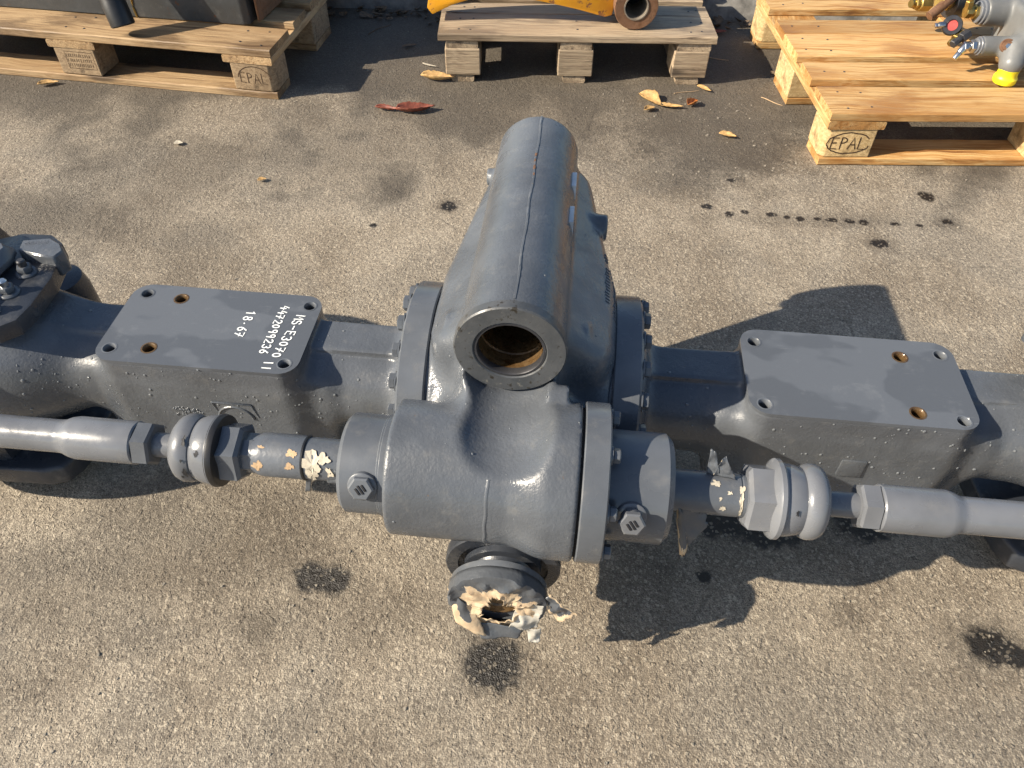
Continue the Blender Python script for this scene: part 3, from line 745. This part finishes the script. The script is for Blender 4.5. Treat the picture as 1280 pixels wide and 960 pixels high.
sheet('tape_scrap', [(-212, CY - 24, 312), (-203, CY - 25, 312), (-204, CY - 27, 288), (-222, CY - 26, 286)], 'torn_mostly_grey', rodL, 2, seed=6)

# input shaft flange with torn wrapping
PZ = 180.
mesh_obj('seal_carrier', *lathe([(-260, 74), (-274, 74), (-276, 72), (-276, 58), (-272, 57), (-272, 50), (-281, 49), (-282, 40), (-290, 36)], 'y', (0, 0, PZ), 64), 'paint_dark', AX, 35)
pf = mesh_obj('input_flange', *lathe([(-284, 30), (-292, 34), (-294, 46), (-298, 58), (-300, 61), (-318, 61), (-321, 59), (-321.5, 44), (-320.5, 42), (-320.5, 33), (-319, 31), (-318.5, 1)], 'y', (-2, 0, PZ), 72), 'paint_smooth', AX, 35)
mesh_obj('flange_center', *lathe([(-318, 31), (-322.5, 29), (-323, 26), (-322, 24), (-322, 13), (-319.5, 11), (-319, 1)], 'y', (-2, 0, PZ), 40), 'rust_oily', pf, 35, label='rusty centre of the input flange')
y0 = -323
def film(c, y, R0, nu=72, nv=16):
    """film stretched over the flange face and rim, torn open round the middle"""
    V, F, A = [], [], []; jag = [random.uniform(-3.5, 3.5) for _ in range(nu)]
    for i in range(nu):
        a = 2 * math.pi * i / nu; ca, sa = math.cos(a), math.sin(a)
        r0 = 20 + 5 * math.cos(a + .5) - 4 * math.sin(3 * a) + jag[i] + (12 if -2.3 < math.atan2(sa, ca) < -1.3 else 0)
        for j in range(nv + 1):
            q = j / nv
            if q < .8: r = r0 + (R0 + 1.2 - r0) * q / .8; yy = y - 1.5
            else: r = R0 + 1.6; yy = y - 1.5 + (q - .8) / .2 * 16
            cr = mnoise.noise((r * ca * .055, r * sa * .055, 3)) * 7 + abs(mnoise.noise((r * ca * .11, r * sa * .11, 9))) * 5
            lift = (1 - q) ** 2 * (6 + 5 * mnoise.noise((a * 2.5, 0, 7)))
            k = min(1, (1 - q) * 4 + .12)
            V.append((c[0] + (r + (1 - k) * cr * .25) * ca, yy - (max(cr, 0) + lift) * k, c[1] + (r + (1 - k) * cr * .25) * sa)); A.append(q * .9 + (.06 if sa > .35 and ca > -.6 else -.16))
    for i in range(nu):
        for j in range(nv): a = i * (nv + 1) + j; b = ((i + 1) % nu) * (nv + 1) + j; F.append((a, b, b + 1, a + 1))
    o = mesh_obj('torn_wrap', V, F, 'torn_film', pf, 35)
    at = o.data.attributes.new('rim', 'FLOAT', 'POINT'); at.data.foreach_set('value', A)
    md = o.modifiers.new('thickness', 'SOLIDIFY'); md.thickness = .0004; md.offset = 0
    return o
film((-2, PZ), y0, 60)
sheet('torn_wrap', [(-64, y0 - 1, 198), (-34, y0 - 9, 174), (-14, y0 - 22, 122), (-54, y0 - 16, 138)], 'torn_cream', pf, 2.5, 18, 16, .03, fold=.35, seed=12)
sheet('torn_wrap', [(24, y0 - 4, 186), (57, y0 - 3, 190), (50, y0 - 10, 134), (14, y0 - 12, 134)], 'paper_film', pf, 3.2, 26, 26, .05, seed=15)
sheet('torn_wrap', [(-34, y0 - 10, 138), (34, y0 - 8, 134), (28, y0 - 16, 118), (-20, y0 - 18, 112)], 'torn_mostly_grey', pf, 2.5, 18, 10, .04, seed=16)
sheet('torn_wrap', [(52, y0 + 2, 196), (62, y0, 206), (98, y0 - 8, 172), (74, y0 - 12, 156)], 'torn_tape', pf, 4, 20, 16, .05, fold=.3, seed=17)
sheet('torn_wrap', [(36, y0 - 10, 134), (56, y0 - 8, 138), (55, y0 - 16, 114), (42, y0 - 17, 110)], 'paper_film', pf, 3, 12, 12, .08, seed=18)
# steering knuckles at the two ends
def knuckle(s):
    g = mesh_obj('steering_knuckle', *xform(prism([(x * s, y) for x, y in ((694, -62), (690, -30), (692, 30), (706, 92), (718, 112), (744, 130), (790, 128), (900, 60), (900, -80), (716, -84))], 318, 346, 4, 2), Matrix()), 'paint_dark', AX, 35)
    mesh_obj('knuckle_top', *prism([(x * s, y) for x, y in ((764, -76), (758, 10), (752, 58), (768, 76), (806, 70), (900, 40), (900, -76))], 344, 376, 12, 1), 'paint_smooth', g, 35)
    mesh_obj('stamped_block', *xform(prism([(x * s, y) for x, y in ((763, 92), (724, 102), (702, 90), (690, 74), (696, 56), (724, 60), (756, 66))], 326, 362, 2.5, 1), Matrix()), 'paint_cast', g, 35)
    mesh_obj('knuckle_cap', *lathe([(350, 30), (374, 28), (378, 24), (378, 4)], 'z', (832 * s, 78, 0), 24), 'paint_smooth', g, 35)
    for bx, by in ((732, 36), (733, -10), (738, -52)):
        b = mesh_obj('bolt', *merge(lathe([(342, 15), (348, 15), (350, 13)], 'z', (bx * s, by, 0), 24), lathe(hexprof(350, 360, 10.5), 'z', (bx * s, by, 0), 6)), 'paint_smooth', g, 35)
        mesh_obj('bolt_tip', *lathe([(360, 6), (368, 6), (370, 4.5)], 'z', (bx * s, by, 0), 16), 'steel_bright' if by < 0 else 'steel_dark', b, 35)
    q = 0 if s < 0 else 24
    mesh_obj('lower_fork', *prism([(x * s, y) for x, y in ((720 + q, -112), (708 + q, -86), (700 + q, -50), (694 + q, 40), (720 + q, 120), (900, 120), (900, -126), (748 + q, -122))], 34, 74, 8, 3), 'paint_dark', g, 35)
    mesh_obj('fork_web', *box(*sorted((800 * s, 900 * s)), -110, 110, 60, 340, 20), 'paint_dark', g, 35)
    if s < 0: mesh_obj('rear_lobe', *merge(lathe([(90, 44), (104, 50), (180, 48), (206, 42), (212, 20)], 'z', (s * 828, 186, 0), 32), lathe([(60, 50), (74, 58), (130, 56), (150, 46)], 'z', (s * 812, 140, 0), 32)), 'paint_dark', g, 40)
    mesh_obj('hub_flange', *lathe([(s * 880, 60), (s * 880, 205), (s * 884, 212), (s * 925, 212), (s * 930, 206), (s * 930, 80)], 'x', (0, 0, 213), 64), 'paint_dark', g, 35)
    return g
kl = knuckle(-1); kr = knuckle(1); kl['label'] = 'bolted knuckle at the left end of the axle'; kr['label'] = 'knuckle at the right end of the axle'
vv, ff = strokes('666220', 5.2, 1.2, 1.2, .05)
mesh_obj('stamped_mark', [(-754 + a * .9 + b * .05, 80 + a * .18 + b * .9, 362.4) for a, b, c_ in vv], ff, 'paint_rod', kl, 0)

# rain drops standing on the paint
def drops(objs, count, rmin, rmax, test):
    V, F = [], []
    dome = [(1.0, 0.), (.86, .26), (.5, .42)]; seg = 8
    for o, cn in zip(objs, count):
        me = o.data; n = len(me.polygons); ar = np.empty(n); me.polygons.foreach_get('area', ar)
        ce = np.empty(n * 3); me.polygons.foreach_get('center', ce); ce = ce.reshape(-1, 3) * 1000
        no = np.empty(n * 3); me.polygons.foreach_get('normal', no); no = no.reshape(-1, 3)
        w = ar * test(ce, no)
        if w.sum() <= 0: continue
        for k in rng.choice(n, cn, p=w / w.sum()):
            r_ = rmin + (rmax - rmin) * random.random() ** 3.2; N = Vector(no[k]); q = N.to_track_quat('Z', 'Y')
            c = Vector(ce[k]) + q @ Vector((random.uniform(-2, 2), random.uniform(-2, 2), 0)); b = len(V); sx_, sy_ = random.uniform(.85, 1.2), random.uniform(.85, 1.2)
            for rr, hh in dome:
                for j in range(seg): a = 2 * math.pi * j / seg; V.append(c + q @ Vector((rr * r_ * sx_ * math.cos(a), rr * r_ * sy_ * math.sin(a), hh * r_ - .05)))
            V.append(c + q @ Vector((0, 0, .48 * r_)))
            for i in range(2):
                for j in range(seg): j2 = (j + 1) % seg; F.append((b + i * seg + j, b + i * seg + j2, b + (i + 1) * seg + j2, b + (i + 1) * seg + j))
            for j in range(seg): F.append((b + 2 * seg + j, b + 2 * seg + (j + 1) % seg, b + 3 * seg))
            F.append(tuple(b + j for j in reversed(range(seg))))
    return mesh_obj('rain_drops', V, F, 'water', AX, 180, kind='stuff')
def t_arm(c, n):
    return ((n[:, 1] < .15) & (n[:, 2] > -.25) & (c[:, 2] < 299)) * (1. + 1.2 * (n[:, 1] < -.6)) * (np.abs(c[:, 0]) < 720)
drops([arms[-1], arms[1]], (620, 520), .6, 2.7, t_arm)
def t_cen(c, n): return ((n[:, 1] < .1) & (c[:, 1] < -60) & (n[:, 2] > -.3)) * 1.
drops([center], (170,), .6, 2.0, t_cen)

# ------------------------------------------------------------------ pallets
def board(l, w, t_, n=22, jit=1.0, ch=2.6):
    """plank along +x from 0, w in y, t in z: chamfered and slightly uneven"""
    ring = [(ch, 0), (w - ch, 0), (w, ch), (w, t_ - ch), (w - ch, t_), (ch, t_), (0, t_ - ch), (0, ch)]
    V, F = [], []; sd_ = random.uniform(0, 99)
    for i in range(n + 1):
        x = l * i / n
        for k, (y, z) in enumerate(ring):
            q = mnoise.noise((x * .012, k * 1.7 + sd_, 0)) * jit * 2.2
            ex = random.uniform(-1.2, 1.2) if i in (0, n) else 0
            V.append((x + ex, y + (q if k in (2, 3, 6, 7) else 0) + mnoise.noise((x * .004, sd_, 3)) * 1.5, z + (q * .5 if k in (4, 5) else 0)))
    for i in range(n):
        for k in range(8): k2 = (k + 1) % 8; F.append((i * 8 + k, i * 8 + k2, (i + 1) * 8 + k2, (i + 1) * 8 + k))
    F += [tuple(range(8)), tuple(range(n * 8, n * 8 + 8))]
    return V, F
def put_board(name, parent, x, y, z, l, w, t_, mat, along='x', **k):
    o = mesh_obj(name, *board(l, w, t_, **k), mat, parent, 25)
    o.location = ((x + (w if along == 'y' else 0)) * .001, y * .001, z * .001); o.rotation_euler = (random.uniform(-.004, .004), random.uniform(-.0015, .0015), (math.pi / 2 if along == 'y' else 0) + random.uniform(-.003, .003))
    return o
def block(parent, x, y, z, w, d, h_, mat, chamf=None):
    P = [(0, 0), (w, 0), (w, d), (0, d)]
    if chamf == 'l': P = [(14, 0), (w, 0), (w, d), (0, d), (0, 14)]
    if chamf == 'r': P = [(0, 0), (w - 14, 0), (w, 14), (w, d), (0, d)]
    o = mesh_obj('block', *prism(P, 0, h_, 2.5, 1), mat, parent, 25); o.location = (x * .001, y * .001, z * .001); return o
def stamp(parent, text, size, w, M, mat='ink_brown', extra=()):
    v, f = strokes(text, size, w, 1.12, .03, extra)
    return mesh_obj('brand_mark', [tuple(M @ Vector(q)) for q in v], f, mat, parent, 0)
def nails(t, xs, ys, top=144.4):
    ps = []
    for x in xs:
        for y in ys:
            ps.append(lathe([(top - 1, 3.4), (top + .3, 3.0)], 'z', (x + random.uniform(-9, 9), y + random.uniform(-9, 9), 0), 8))
    return mesh_obj('nail_heads', *merge(*ps), 'steel_dark', t, 0, kind='stuff')
FACE = Matrix(((1, 0, 0), (0, 0, -1), (0, 1, 0))).to_4x4()      # glyph plane -> front face (x, z), looking along +y
def face_at(x, y, z): M = FACE.copy(); M.translation = Vector((x, y, z)); return M

def euro(name, label, loc, rz, x0, wmat, bmat, endc, bw=145, group='wooden pallets at the back'):
    t = thing(name, label, 'pallet', loc, rz, group)
    for y, w in ((0, 145), (186, 100), (327, 145), (473, 100), (655, 145)): put_board('deck_board', t, x0, y, 122, 1200, w, 22, wmat)
    for x in (0, 527.5, 1055): put_board('stringer_board', t, x0 + x, 1, 100, 798, 145, 21.4, wmat, 'y', n=8)
    bl = []
    for i, x in enumerate((0, 527.5, 1055)):
        for y, d in ((3, 98), (327, 145), (701, 98)):
            w = bw; xx = x + (145 - w) / 2 + 2
            bl.append(block(t, x0 + (x + 1 if i == 0 else (x + 144 - w if i == 2 else xx)), y, 22, w - 2, d, 78, bmat, 'l' if i == 0 and y != 327 else ('r' if i == 2 and y != 327 else None)))
    for y, w in ((0, 100), (327, 145), (700, 100)): put_board('bottom_board', t, x0 + 4, y, .6, 1192, w, 21, wmat)
    return t, bl
pr_, brs = euro('pallet', 'fresh yellow wooden pallet at the top right carrying the hydraulic pump', (.7795, 1.7975, 0), R(1.166), 0, 'wood_new', 'chip_new', 'l', 132)
b0 = brs[0]
nails(pr_, (40, 105, 570, 630), (35, 110, 236, 365, 435, 523, 690, 765))
stamp(b0, 'EPAL', 21, 3.0, face_at(20, -.5, 24), extra=[[(46 + random.uniform(54, 57) * math.cos(a), 16 + random.uniform(27.5, 29.5) * math.sin(a)) for a in np.linspace(.5, 2 * math.pi - .3, 36)]])
pl_, bls = euro('pallet', 'weathered wooden pallet at the top left carrying the black machine part', (-.6804, 2.1002, 0), R(-8.64), -1200, 'wood_mid', 'chip_old', 'r', 126)
stamp(bls[6], 'EPAL', 19, 2.4, face_at(20, -.5, 22), extra=[[(46 + 50 * math.cos(a), 10 + 38 * math.sin(a)) for a in np.linspace(.15, math.pi - .15, 20)]])
nails(pl_, (-40, -105, -570, -630, -1100), (35, 110, 236, 365))
# scribbled factory print on the middle block
def print_lines(parent, x0, x1, z0, z1, rows):
    ex = []
    for r_ in range(rows):
        z = z1 - (z1 - z0) * (r_ + .5) / rows; x = x0
        while x < x1 - 4:
            w = random.uniform(2, 5); hh = (z1 - z0) / rows * .3
            ex.append([(x, z - hh), (x + w * random.uniform(-.2, .4), z + hh)]); x += w + 2.5
    ex += [[(x0 - 4, z0 - 3), (x1 + 3, z0 - 3), (x1 + 3, z1 + 4), (x0 - 4, z1 + 4), (x0 - 4, z0 - 3)]]
    return stamp(parent, '', 1, 1.4, face_at(0, -.5, 0), extra=ex)
print_lines(bls[3], 34, 112, 22, 64, 3)
# centre pallet: boards across, three blocks seen at its front end
pc = thing('pallet', 'grey weathered small wooden pallet at the top centre carrying the yellow link', 'pallet', (-.2285, 2.2288, 0), R(.33), 'wooden pallets at the back')
for y, w in ((0, 148), (153, 78), (262, 95), (372, 95), (480, 120)): put_board('deck_board', pc, 0, y, 122, 800, w, 22, 'wood_old', jit=1.1, ch=3)
for x, w in ((22, 92), (352, 92), (690, 98)):
    put_board('stringer_board', pc, x, 6, 100, 590, w, 21.4, 'wood_old', 'y', n=8, jit=1.1, ch=3.5)
    for y in (4, 240, 490): block(pc, x - 4 + random.uniform(-3, 3), y, 22, 102, 105, 78, 'wood_old')
    put_board('bottom_board', pc, x + 12, 8, .6, 585, 66, 21, 'wood_old', 'y', n=8, jit=1.2, ch=4)

nails(pc, (60, 95, 395, 735, 760), (40, 108, 190))

# ------------------------------------------------------------------ black machine part on the left pallet
mp = thing('machine_part', 'black steel machine part with a round handle on the left pallet', 'machine part', (-.6804, 2.1002, 0), R(-8.64))
cs = mesh_obj('steel_case', *prism([(-1150, 128), (-128, 140), (-112, 150), (-96, 330), (-96, 620), (-1150, 620)], 146, 560, 5, 2), 'paint_machine', mp, 35)
mesh_obj('weld_bead', *tube_path([(-455 + 1.5 * math.sin(z * .1), 135.5, z) for z in range(148, 520, 12)], 3, 6), 'brass', cs, 60)
mesh_obj('side_plate', *prism([(-94, 160), (-88, 160), (-80, 360), (-94, 360)], 150, 480, 1.5, 1), 'rust_boss', cs, 35)
mesh_obj('round_handle', *xform(lathe([(0, 30), (3, 33), (60, 33), (62, 32), (420, 32), (424, 26)], 'x', seg=32), rot_to(Vector((-.25, .20, .95)), (-424, 18, 170))), 'rubber_black', mp, 35)
mesh_obj('handle_stay', *box(-560, -520, 40, 160, 470, 530, 6), 'paint_machine', mp, 35)
hm = thing('hose_coupling', 'small dark blue cylinder on the back right corner of the left pallet', 'hydraulic part', (-.6804, 2.1002, 0), R(-8.64))
mesh_obj('coupling_body', *lathe([(146, 40), (149, 44), (210, 44), (214, 38), (300, 38), (304, 30)], 'z', (-55, 455, 0), 28), 'paint_dark', hm, 35)
mesh_obj('coupling_collar', *lathe([(228, 46), (232, 48), (250, 48), (254, 46)], 'z', (-55, 455, 0), 6), 'paint_dark', hm, 35)

# ------------------------------------------------------------------ yellow link on the centre pallet
yl = thing('yellow_link', 'worn yellow machine link with rusty round boss on the centre pallet', 'machine part', (-.2285, 2.2288, 0), R(.33))
BX, BZ = 563, 207
ol = [(BX - 36, BZ + 48), (BX - 56, BZ + 8), (BX - 62, BZ - 30), (480, 172), (400, 192), (330, 206), (230, 224), (120, 224), (40, 200), (-20, 172), (-34, 190), (-24, 240), (40, 300), (200, 352), (380, 340)]
v, f = prism(ol, 0, 70, 5, 2)
lk = mesh_obj('link_arm', [(x, 150 - z, y - 8) for x, y, z in v], f, 'yellow_paint', yl, 35)
mesh_obj('arm_rib', *merge(tube_path([(BX - 52, 80, BZ + 20), (400, 80, 236), (250, 80, 262), (100, 80, 255)], 7, 8)), 'yellow_paint', lk, 60)
bs = mesh_obj('pin_boss', *lathe([(100, 35), (44, 35), (42, 36), (41, 60), (44, 62), (190, 62), (192, 60), (192, 35), (100, 35)], 'y', (BX, 0, BZ), 56, caps=False), 'rust_boss', yl, 35)
mesh_obj('steel_sleeve', *lathe([(43, 35.5), (39.5, 35), (39.5, 32), (43, 31), (190, 31)], 'y', (BX, 0, BZ), 48, caps=False), 'steel_worn', bs, 35)
mesh_obj('sleeve_bottom', *lathe([(150, 31.2), (151, 1)], 'y', (BX, 0, BZ), 32), 'void_black', bs, 35)

# ------------------------------------------------------------------ hydraulic pump on the right pallet
hp = thing('hydraulic_pump', 'grey hydraulic pump with brass fittings and yellow cap on the right pallet', 'pump', (.7795, 1.7975, 0), R(1.166))
def f_pump(x, y, z):
    b = rbox(x, y, z, 520, 760, 190, 330, 190, 300, 14)
    b = smin(b, capsule(x, y, z, (540, 215, 215), (720, 230, 220), 40, 56), 20)
    b = smin(b, cyl(y - 330, z - 262, 34, x, 460, 640, 4), 10)
    b = smin(b, cyl(y - 232, z - 214, 24, x, 430, 560, 4), 10)
    b = smin(b, capsule(x, y, z, (512, 205, 214), (501, 176, 192), 34, 29), 14)
    b = smax(b, (x * .62 - z * .78) - 262, 6)
    b = smin(b, cyl(x - 640, y - 420, 62, z, 144.6, 330, 10), 16)
    return smax(b, 144.6 - z, 2)
body = sdf_mesh('pump_body', f_pump, (410, 80, 140), (790, 500, 350), 4., 'paint_pump', hp)
def fitting(name, p, d, segs, mat='brass', parent=None):
    return mesh_obj(name, *xform(merge(*[lathe(hexprof(a, b, r_, 1.5) if n == 6 else [(a, r_ * .93), (a + 1.5, r_), (b - 1.5, r_), (b, r_ * .93)], 'x', seg=n) for a, b, r_, n in segs]), rot_to(d, p)), mat, parent or body, 35)
fitting('cylinder_collar', (466, 330, 262), (-1, 0, 0), [(0, 14, 31, 32), (12, 22, 27, 32)], 'paint_rod')
fitting('brass_fitting', (446, 330, 262), (-1, 0, .05), [(0, 12, 19, 6), (12, 18, 13, 20), (18, 34, 17, 6)])
fitting('brass_elbow', (418, 328, 266), (-.2, -.1, .95), [(-16, 28, 11, 6), (26, 38, 8, 16)])
fitting('lower_collar', (436, 232, 214), (-1, 0, 0), [(0, 10, 23, 32), (9, 16, 19, 32)], 'paint_rod')
fitting('steel_fitting', (420, 232, 214), (-1, 0, -.1), [(0, 12, 16, 6), (12, 20, 10, 16), (20, 30, 13, 6)], 'steel_bright')
fitting('steel_elbow', (392, 230, 210), (-.5, -.3, -.6), [(-8, 16, 9, 16), (14, 34, 7, 12)], 'steel_bright')
fitting('port_ring', (486, 206, 226), (-.3, -.85, .35), [(0, 8, 17, 28), (7, 12, 12, 28)], 'rust_boss')
fitting('port_screw', (484, 198, 229), (-.3, -.85, .35), [(0, 5, 7, 6)], 'steel_bright')
fitting('body_bolt', (540, 250, 300), (-.2, -.5, .8), [(-12, 10, 10, 20), (8, 13, 7, 6)], 'steel_bright')
cap_ = mesh_obj('yellow_cap', *lathe([(145, 20), (146, 27), (150, 29), (160, 29), (164, 26), (168, 25), (182, 25)], 'z', (500, 172, 0), 36), 'yellow_plastic', hp, 35)
gauge = mesh_obj('banjo_ring', *xform(lathe([(-7, 14), (-7, 23), (-4, 25), (4, 25), (7, 23), (7, 14), (-7, 14)], 'x', seg=36, caps=False), rot_to((-.35, -.8, .5), (374, 296, 240))), 'steel_dark', body, 35)
mesh_obj('red_insert', *xform(lathe([(-3, 13.5), (3, 13.5)], 'x', seg=24), rot_to((-.35, -.8, .5), (374, 296, 240))), 'red_fibre', gauge, 35)
fitting('banjo_bolt', (356, 300, 240), (-1, 0, -.1), [(0, 16, 8, 16), (16, 26, 6, 6)], 'steel_bright')
fitting('small_valve', (404, 268, 226), (-.8, -.4, -.4), [(-10, 14, 14, 6), (14, 30, 9, 16), (28, 42, 11, 6)], 'steel_dark')
fitting('small_valve', (398, 286, 222), (-.7, -.5, -.5), [(-6, 18, 12, 6), (18, 38, 8, 12)], 'brass')
fitting('upper_union', (404, 412, 258), (-.8, -.5, .1), [(-60, 0, 17, 16), (0, 18, 22, 6), (18, 30, 14, 16), (30, 46, 17, 6)], 'brass')
mesh_obj('lever_hose', *tube_path([(470, 440, 300), (430, 420, 286), (392, 392, 268), (352, 366, 246), (338, 360, 238)], 15, 14, 12), 'rust_boss', body, 60)
fitting('valve_block', (352, 470, 230), (-.9, -.3, .1), [(-40, 0, 20, 6), (0, 14, 15, 6), (14, 26, 11, 16)], 'brass')
mesh_obj('dark_motor', *xform(lathe([(-60, 40), (-56, 50), (160, 52), (166, 46), (200, 40)], 'x', seg=40), rot_to((1, .1, .06), (470, 440, 262))), 'paint_dark', body, 35)

# ------------------------------------------------------------------ fallen leaves and scraps on the ground
def leaf(label, x, y, L, w, rz, mat, curl=.5, z=.004, name='fallen_leaf', cat='leaf', grp='dry leaves on the ground', roll=0.):
    nu, nv = 14, 6; V, F = [], []; sd_ = random.uniform(0, 50)
    for i in range(nu + 1):
        u = i / nu; hw = w * .5 * (math.sin(math.pi * min(1, u * 1.02) ** .75) ** .8 if 0 < u < 1 else .03) * (1 + .25 * mnoise.noise((u * 6, sd_, 0))) + .0012
        for j in range(nv + 1):
            v = j / nv * 2 - 1; a = v * curl * 1.6
            yy = hw * (math.sin(a) / (curl * 1.6) if curl > .01 else v); zz = hw * (1 - math.cos(a)) / max(curl, .2) * .8 + .10 * L * curl * (2 * u - 1) ** 2
            zz += .02 * L * mnoise.noise((u * 5 + sd_, v * 2, 1)) + .012 * L * abs(v) * math.sin(u * 40)
            V.append(((u - .5) * L, yy + .03 * L * math.sin(u * 4 + sd_), max(zz, 0) + .001))
    for i in range(nu):
        for j in range(nv): a = i * (nv + 1) + j; F.append((a, a + 1, a + nv + 2, a + nv + 1))
    o = mesh_obj(name, V, F, mat, None, 60, 1.); md = o.modifiers.new('thickness', 'SOLIDIFY'); md.thickness = .0006
    o.location = (x, y, z); o.rotation_euler = (roll, 0, rz); return tag(o, label, cat, grp)
leaf('tan curled dry leaf in front of the centre pallet left block', -.236, 2.240, .105, .045, -.12, 'leaf_tan', .9)
leaf('dark red brown curled leaf left behind the pivot tube', -.285, 2.046, .11, .05, .15, 'leaf_brown', .8)
leaf('small dark red leaf touching the tip of the red brown leaf', -.365, 2.048, .07, .024, -.1, 'leaf_brown', .8)
leaf('largest tan leaf on the damp patch right of the pivot tube', .385, 2.130, .085, .055, -.9, 'leaf_tan', .6)
leaf('thin tan leaf stalk piece beside the largest tan leaf', .435, 2.096, .085, .020, -.15, 'leaf_tan', .5)
leaf('small orange brown curled leaf right of the largest tan leaf', .505, 2.112, .045, .035, .8, 'leaf_orange', .9)
leaf('little yellowish leaf bit just in front of the largest tan leaf', .378, 2.075, .036, .024, .4, 'leaf_tan', .7)
leaf('small tan leaf with a stalk on the damp patch in front of the right pallet', .574, 1.933, .048, .026, -.3, 'leaf_tan', .6)
leaf('tan leaf at the front of the left pallet bottom board', -1.37, 2.168, .06, .024, .35, 'leaf_tan', .6)
leaf('tan leaf scrap by the right block of the centre pallet', .553, 2.205, .05, .02, -.7, 'leaf_tan', .5)
leaf('tiny tan leaf scrap behind the left mounting plate', -.631, 1.678, .022, .014, .3, 'leaf_tan', .5)
leaf('pale leaf scrap on the left part of the ground', -.891, 1.847, .024, .016, .1, 'paper_pale', .3)
leaf('dark red leaf right of the centre pallet by the kerb', .655, 2.61, .075, .03, .1, 'leaf_brown', .5)
leaf('dull brown curled leaf left of the right pallet in shade', .80, 2.30, .07, .022, -.5, 'leaf_dull', .6)
leaf('small dull leaf in the shade left of the centre pallet', -.345, 2.47, .05, .014, .4, 'leaf_dull', .4)
leaf('pale straw on the ground left of the centre pallet', -.270, 2.335, .05, .006, -.5, 'paper_pale', .1)
def twig(label, x, y, L, rz, mat='leaf_dull', r_=.0016):
    P = [((u - .5) * L, .05 * L * math.sin(u * 5 + x), .002 + .01 * abs(math.sin(u * 3 + y)) * L) for u in np.linspace(0, 1, 9)]
    o = mesh_obj('twig', *tube_path(P, r_, 6, r_ * .5), mat, None, 60, 1.); o.location = (x, y, 0); o.rotation_euler = (0, 0, rz)
    return tag(o, label, 'twig', 'twigs on the ground')
twig('thin pale twig on the ground right of the centre pallet', .62, 2.42, .09, -.2, 'paper_tan')
twig('short straw twig left of the right pallet corner', .74, 2.14, .07, -.7, 'paper_tan', .0012)
twig('thin curved stalk on the dark ground left of the centre pallet', -.46, 2.60, .10, .9)
twig('pale stalk in front of the centre pallet right block', .50, 2.19, .08, .35, 'paper_tan', .0011)
# litter along the foot of the kerb
V, F = [], []
def flake(V, F, x, y, r_, h_=.002):
    b = len(V); n = random.randint(4, 6); a0 = random.random() * 6; tx, ty = random.uniform(-.5, .5), random.uniform(-.5, .5); el = random.uniform(.4, 1)
    for k in range(n):
        a = a0 + 2 * math.pi * k / n; q = r_ * random.uniform(.6, 1.1); px, py = q * math.cos(a), q * math.sin(a) * el
        V.append((x + px, y + py, h_ + r_ * .5 + tx * px + ty * py))
    V.append((x, y, h_ + r_ * .1)); 
    for k in range(n): F.append((b + k, b + (k + 1) % n, b + n))
for k in range(420):
    x = random.uniform(-1.9, 2.2); flake(V, F, x, 2.715 - .035 * x + random.gauss(-.01, .03), random.uniform(.006, .022))
lit = mesh_obj('leaf_litter', V, F, 'leaf_dull', None, 0, 1.); lit['kind'] = 'stuff'; lit['label'] = 'brown leaf litter along the foot of the kerb'; lit['category'] = 'leaf litter'
V, F = [], []
for k in range(260):
    x = random.uniform(.2, 2.2); flake(V, F, x, 2.93 - .035 * x + random.gauss(0, .035), random.uniform(.008, .022), .08)
lit = mesh_obj('leaf_litter', V, F, 'leaf_tan', None, 0, 1.); lit['kind'] = 'stuff'; lit['label'] = 'tan leaf litter lying on top of the kerb'; lit['category'] = 'leaf litter'
# loose grit and stone chips
V, F = [], []
def pebble(x, y, r_):
    b = len(V); n = 5
    for hh, rr in ((-.2, .8), (.45, .8)):
        for k in range(n): a = 2 * math.pi * k / n + hh; q = rr * r_ * random.uniform(.7, 1.2); V.append((x + q * math.cos(a), y + q * math.sin(a), (hh + .2) * r_ * random.uniform(.6, 1.2)))
    for k in range(n): F.append((b + k, b + (k + 1) % n, b + n + (k + 1) % n, b + n + k))
    F.append(tuple(range(b + n, b + 2 * n)))
for k in range(1500):
    y = random.uniform(.30, 2.7); pebble(random.uniform(-1.0, 1.0) * (.55 + y * .65), y, .0009 + .0026 * random.random() ** 5)
for k in range(70): pebble(random.gauss(.5, .16), random.gauss(2.02, .12), .0012 + .0038 * random.random() ** 3)
for k in range(60): pebble(random.gauss(.75, .2), random.gauss(1.76, .02), random.uniform(.0015, .004))
gt = mesh_obj('grit', V, F, 'stone_chip', None, 0, 1.); gt['kind'] = 'stuff'; gt['label'] = 'loose grit and stone chips scattered over the ground'; gt['category'] = 'grit'
bpy.context.view_layer.update()
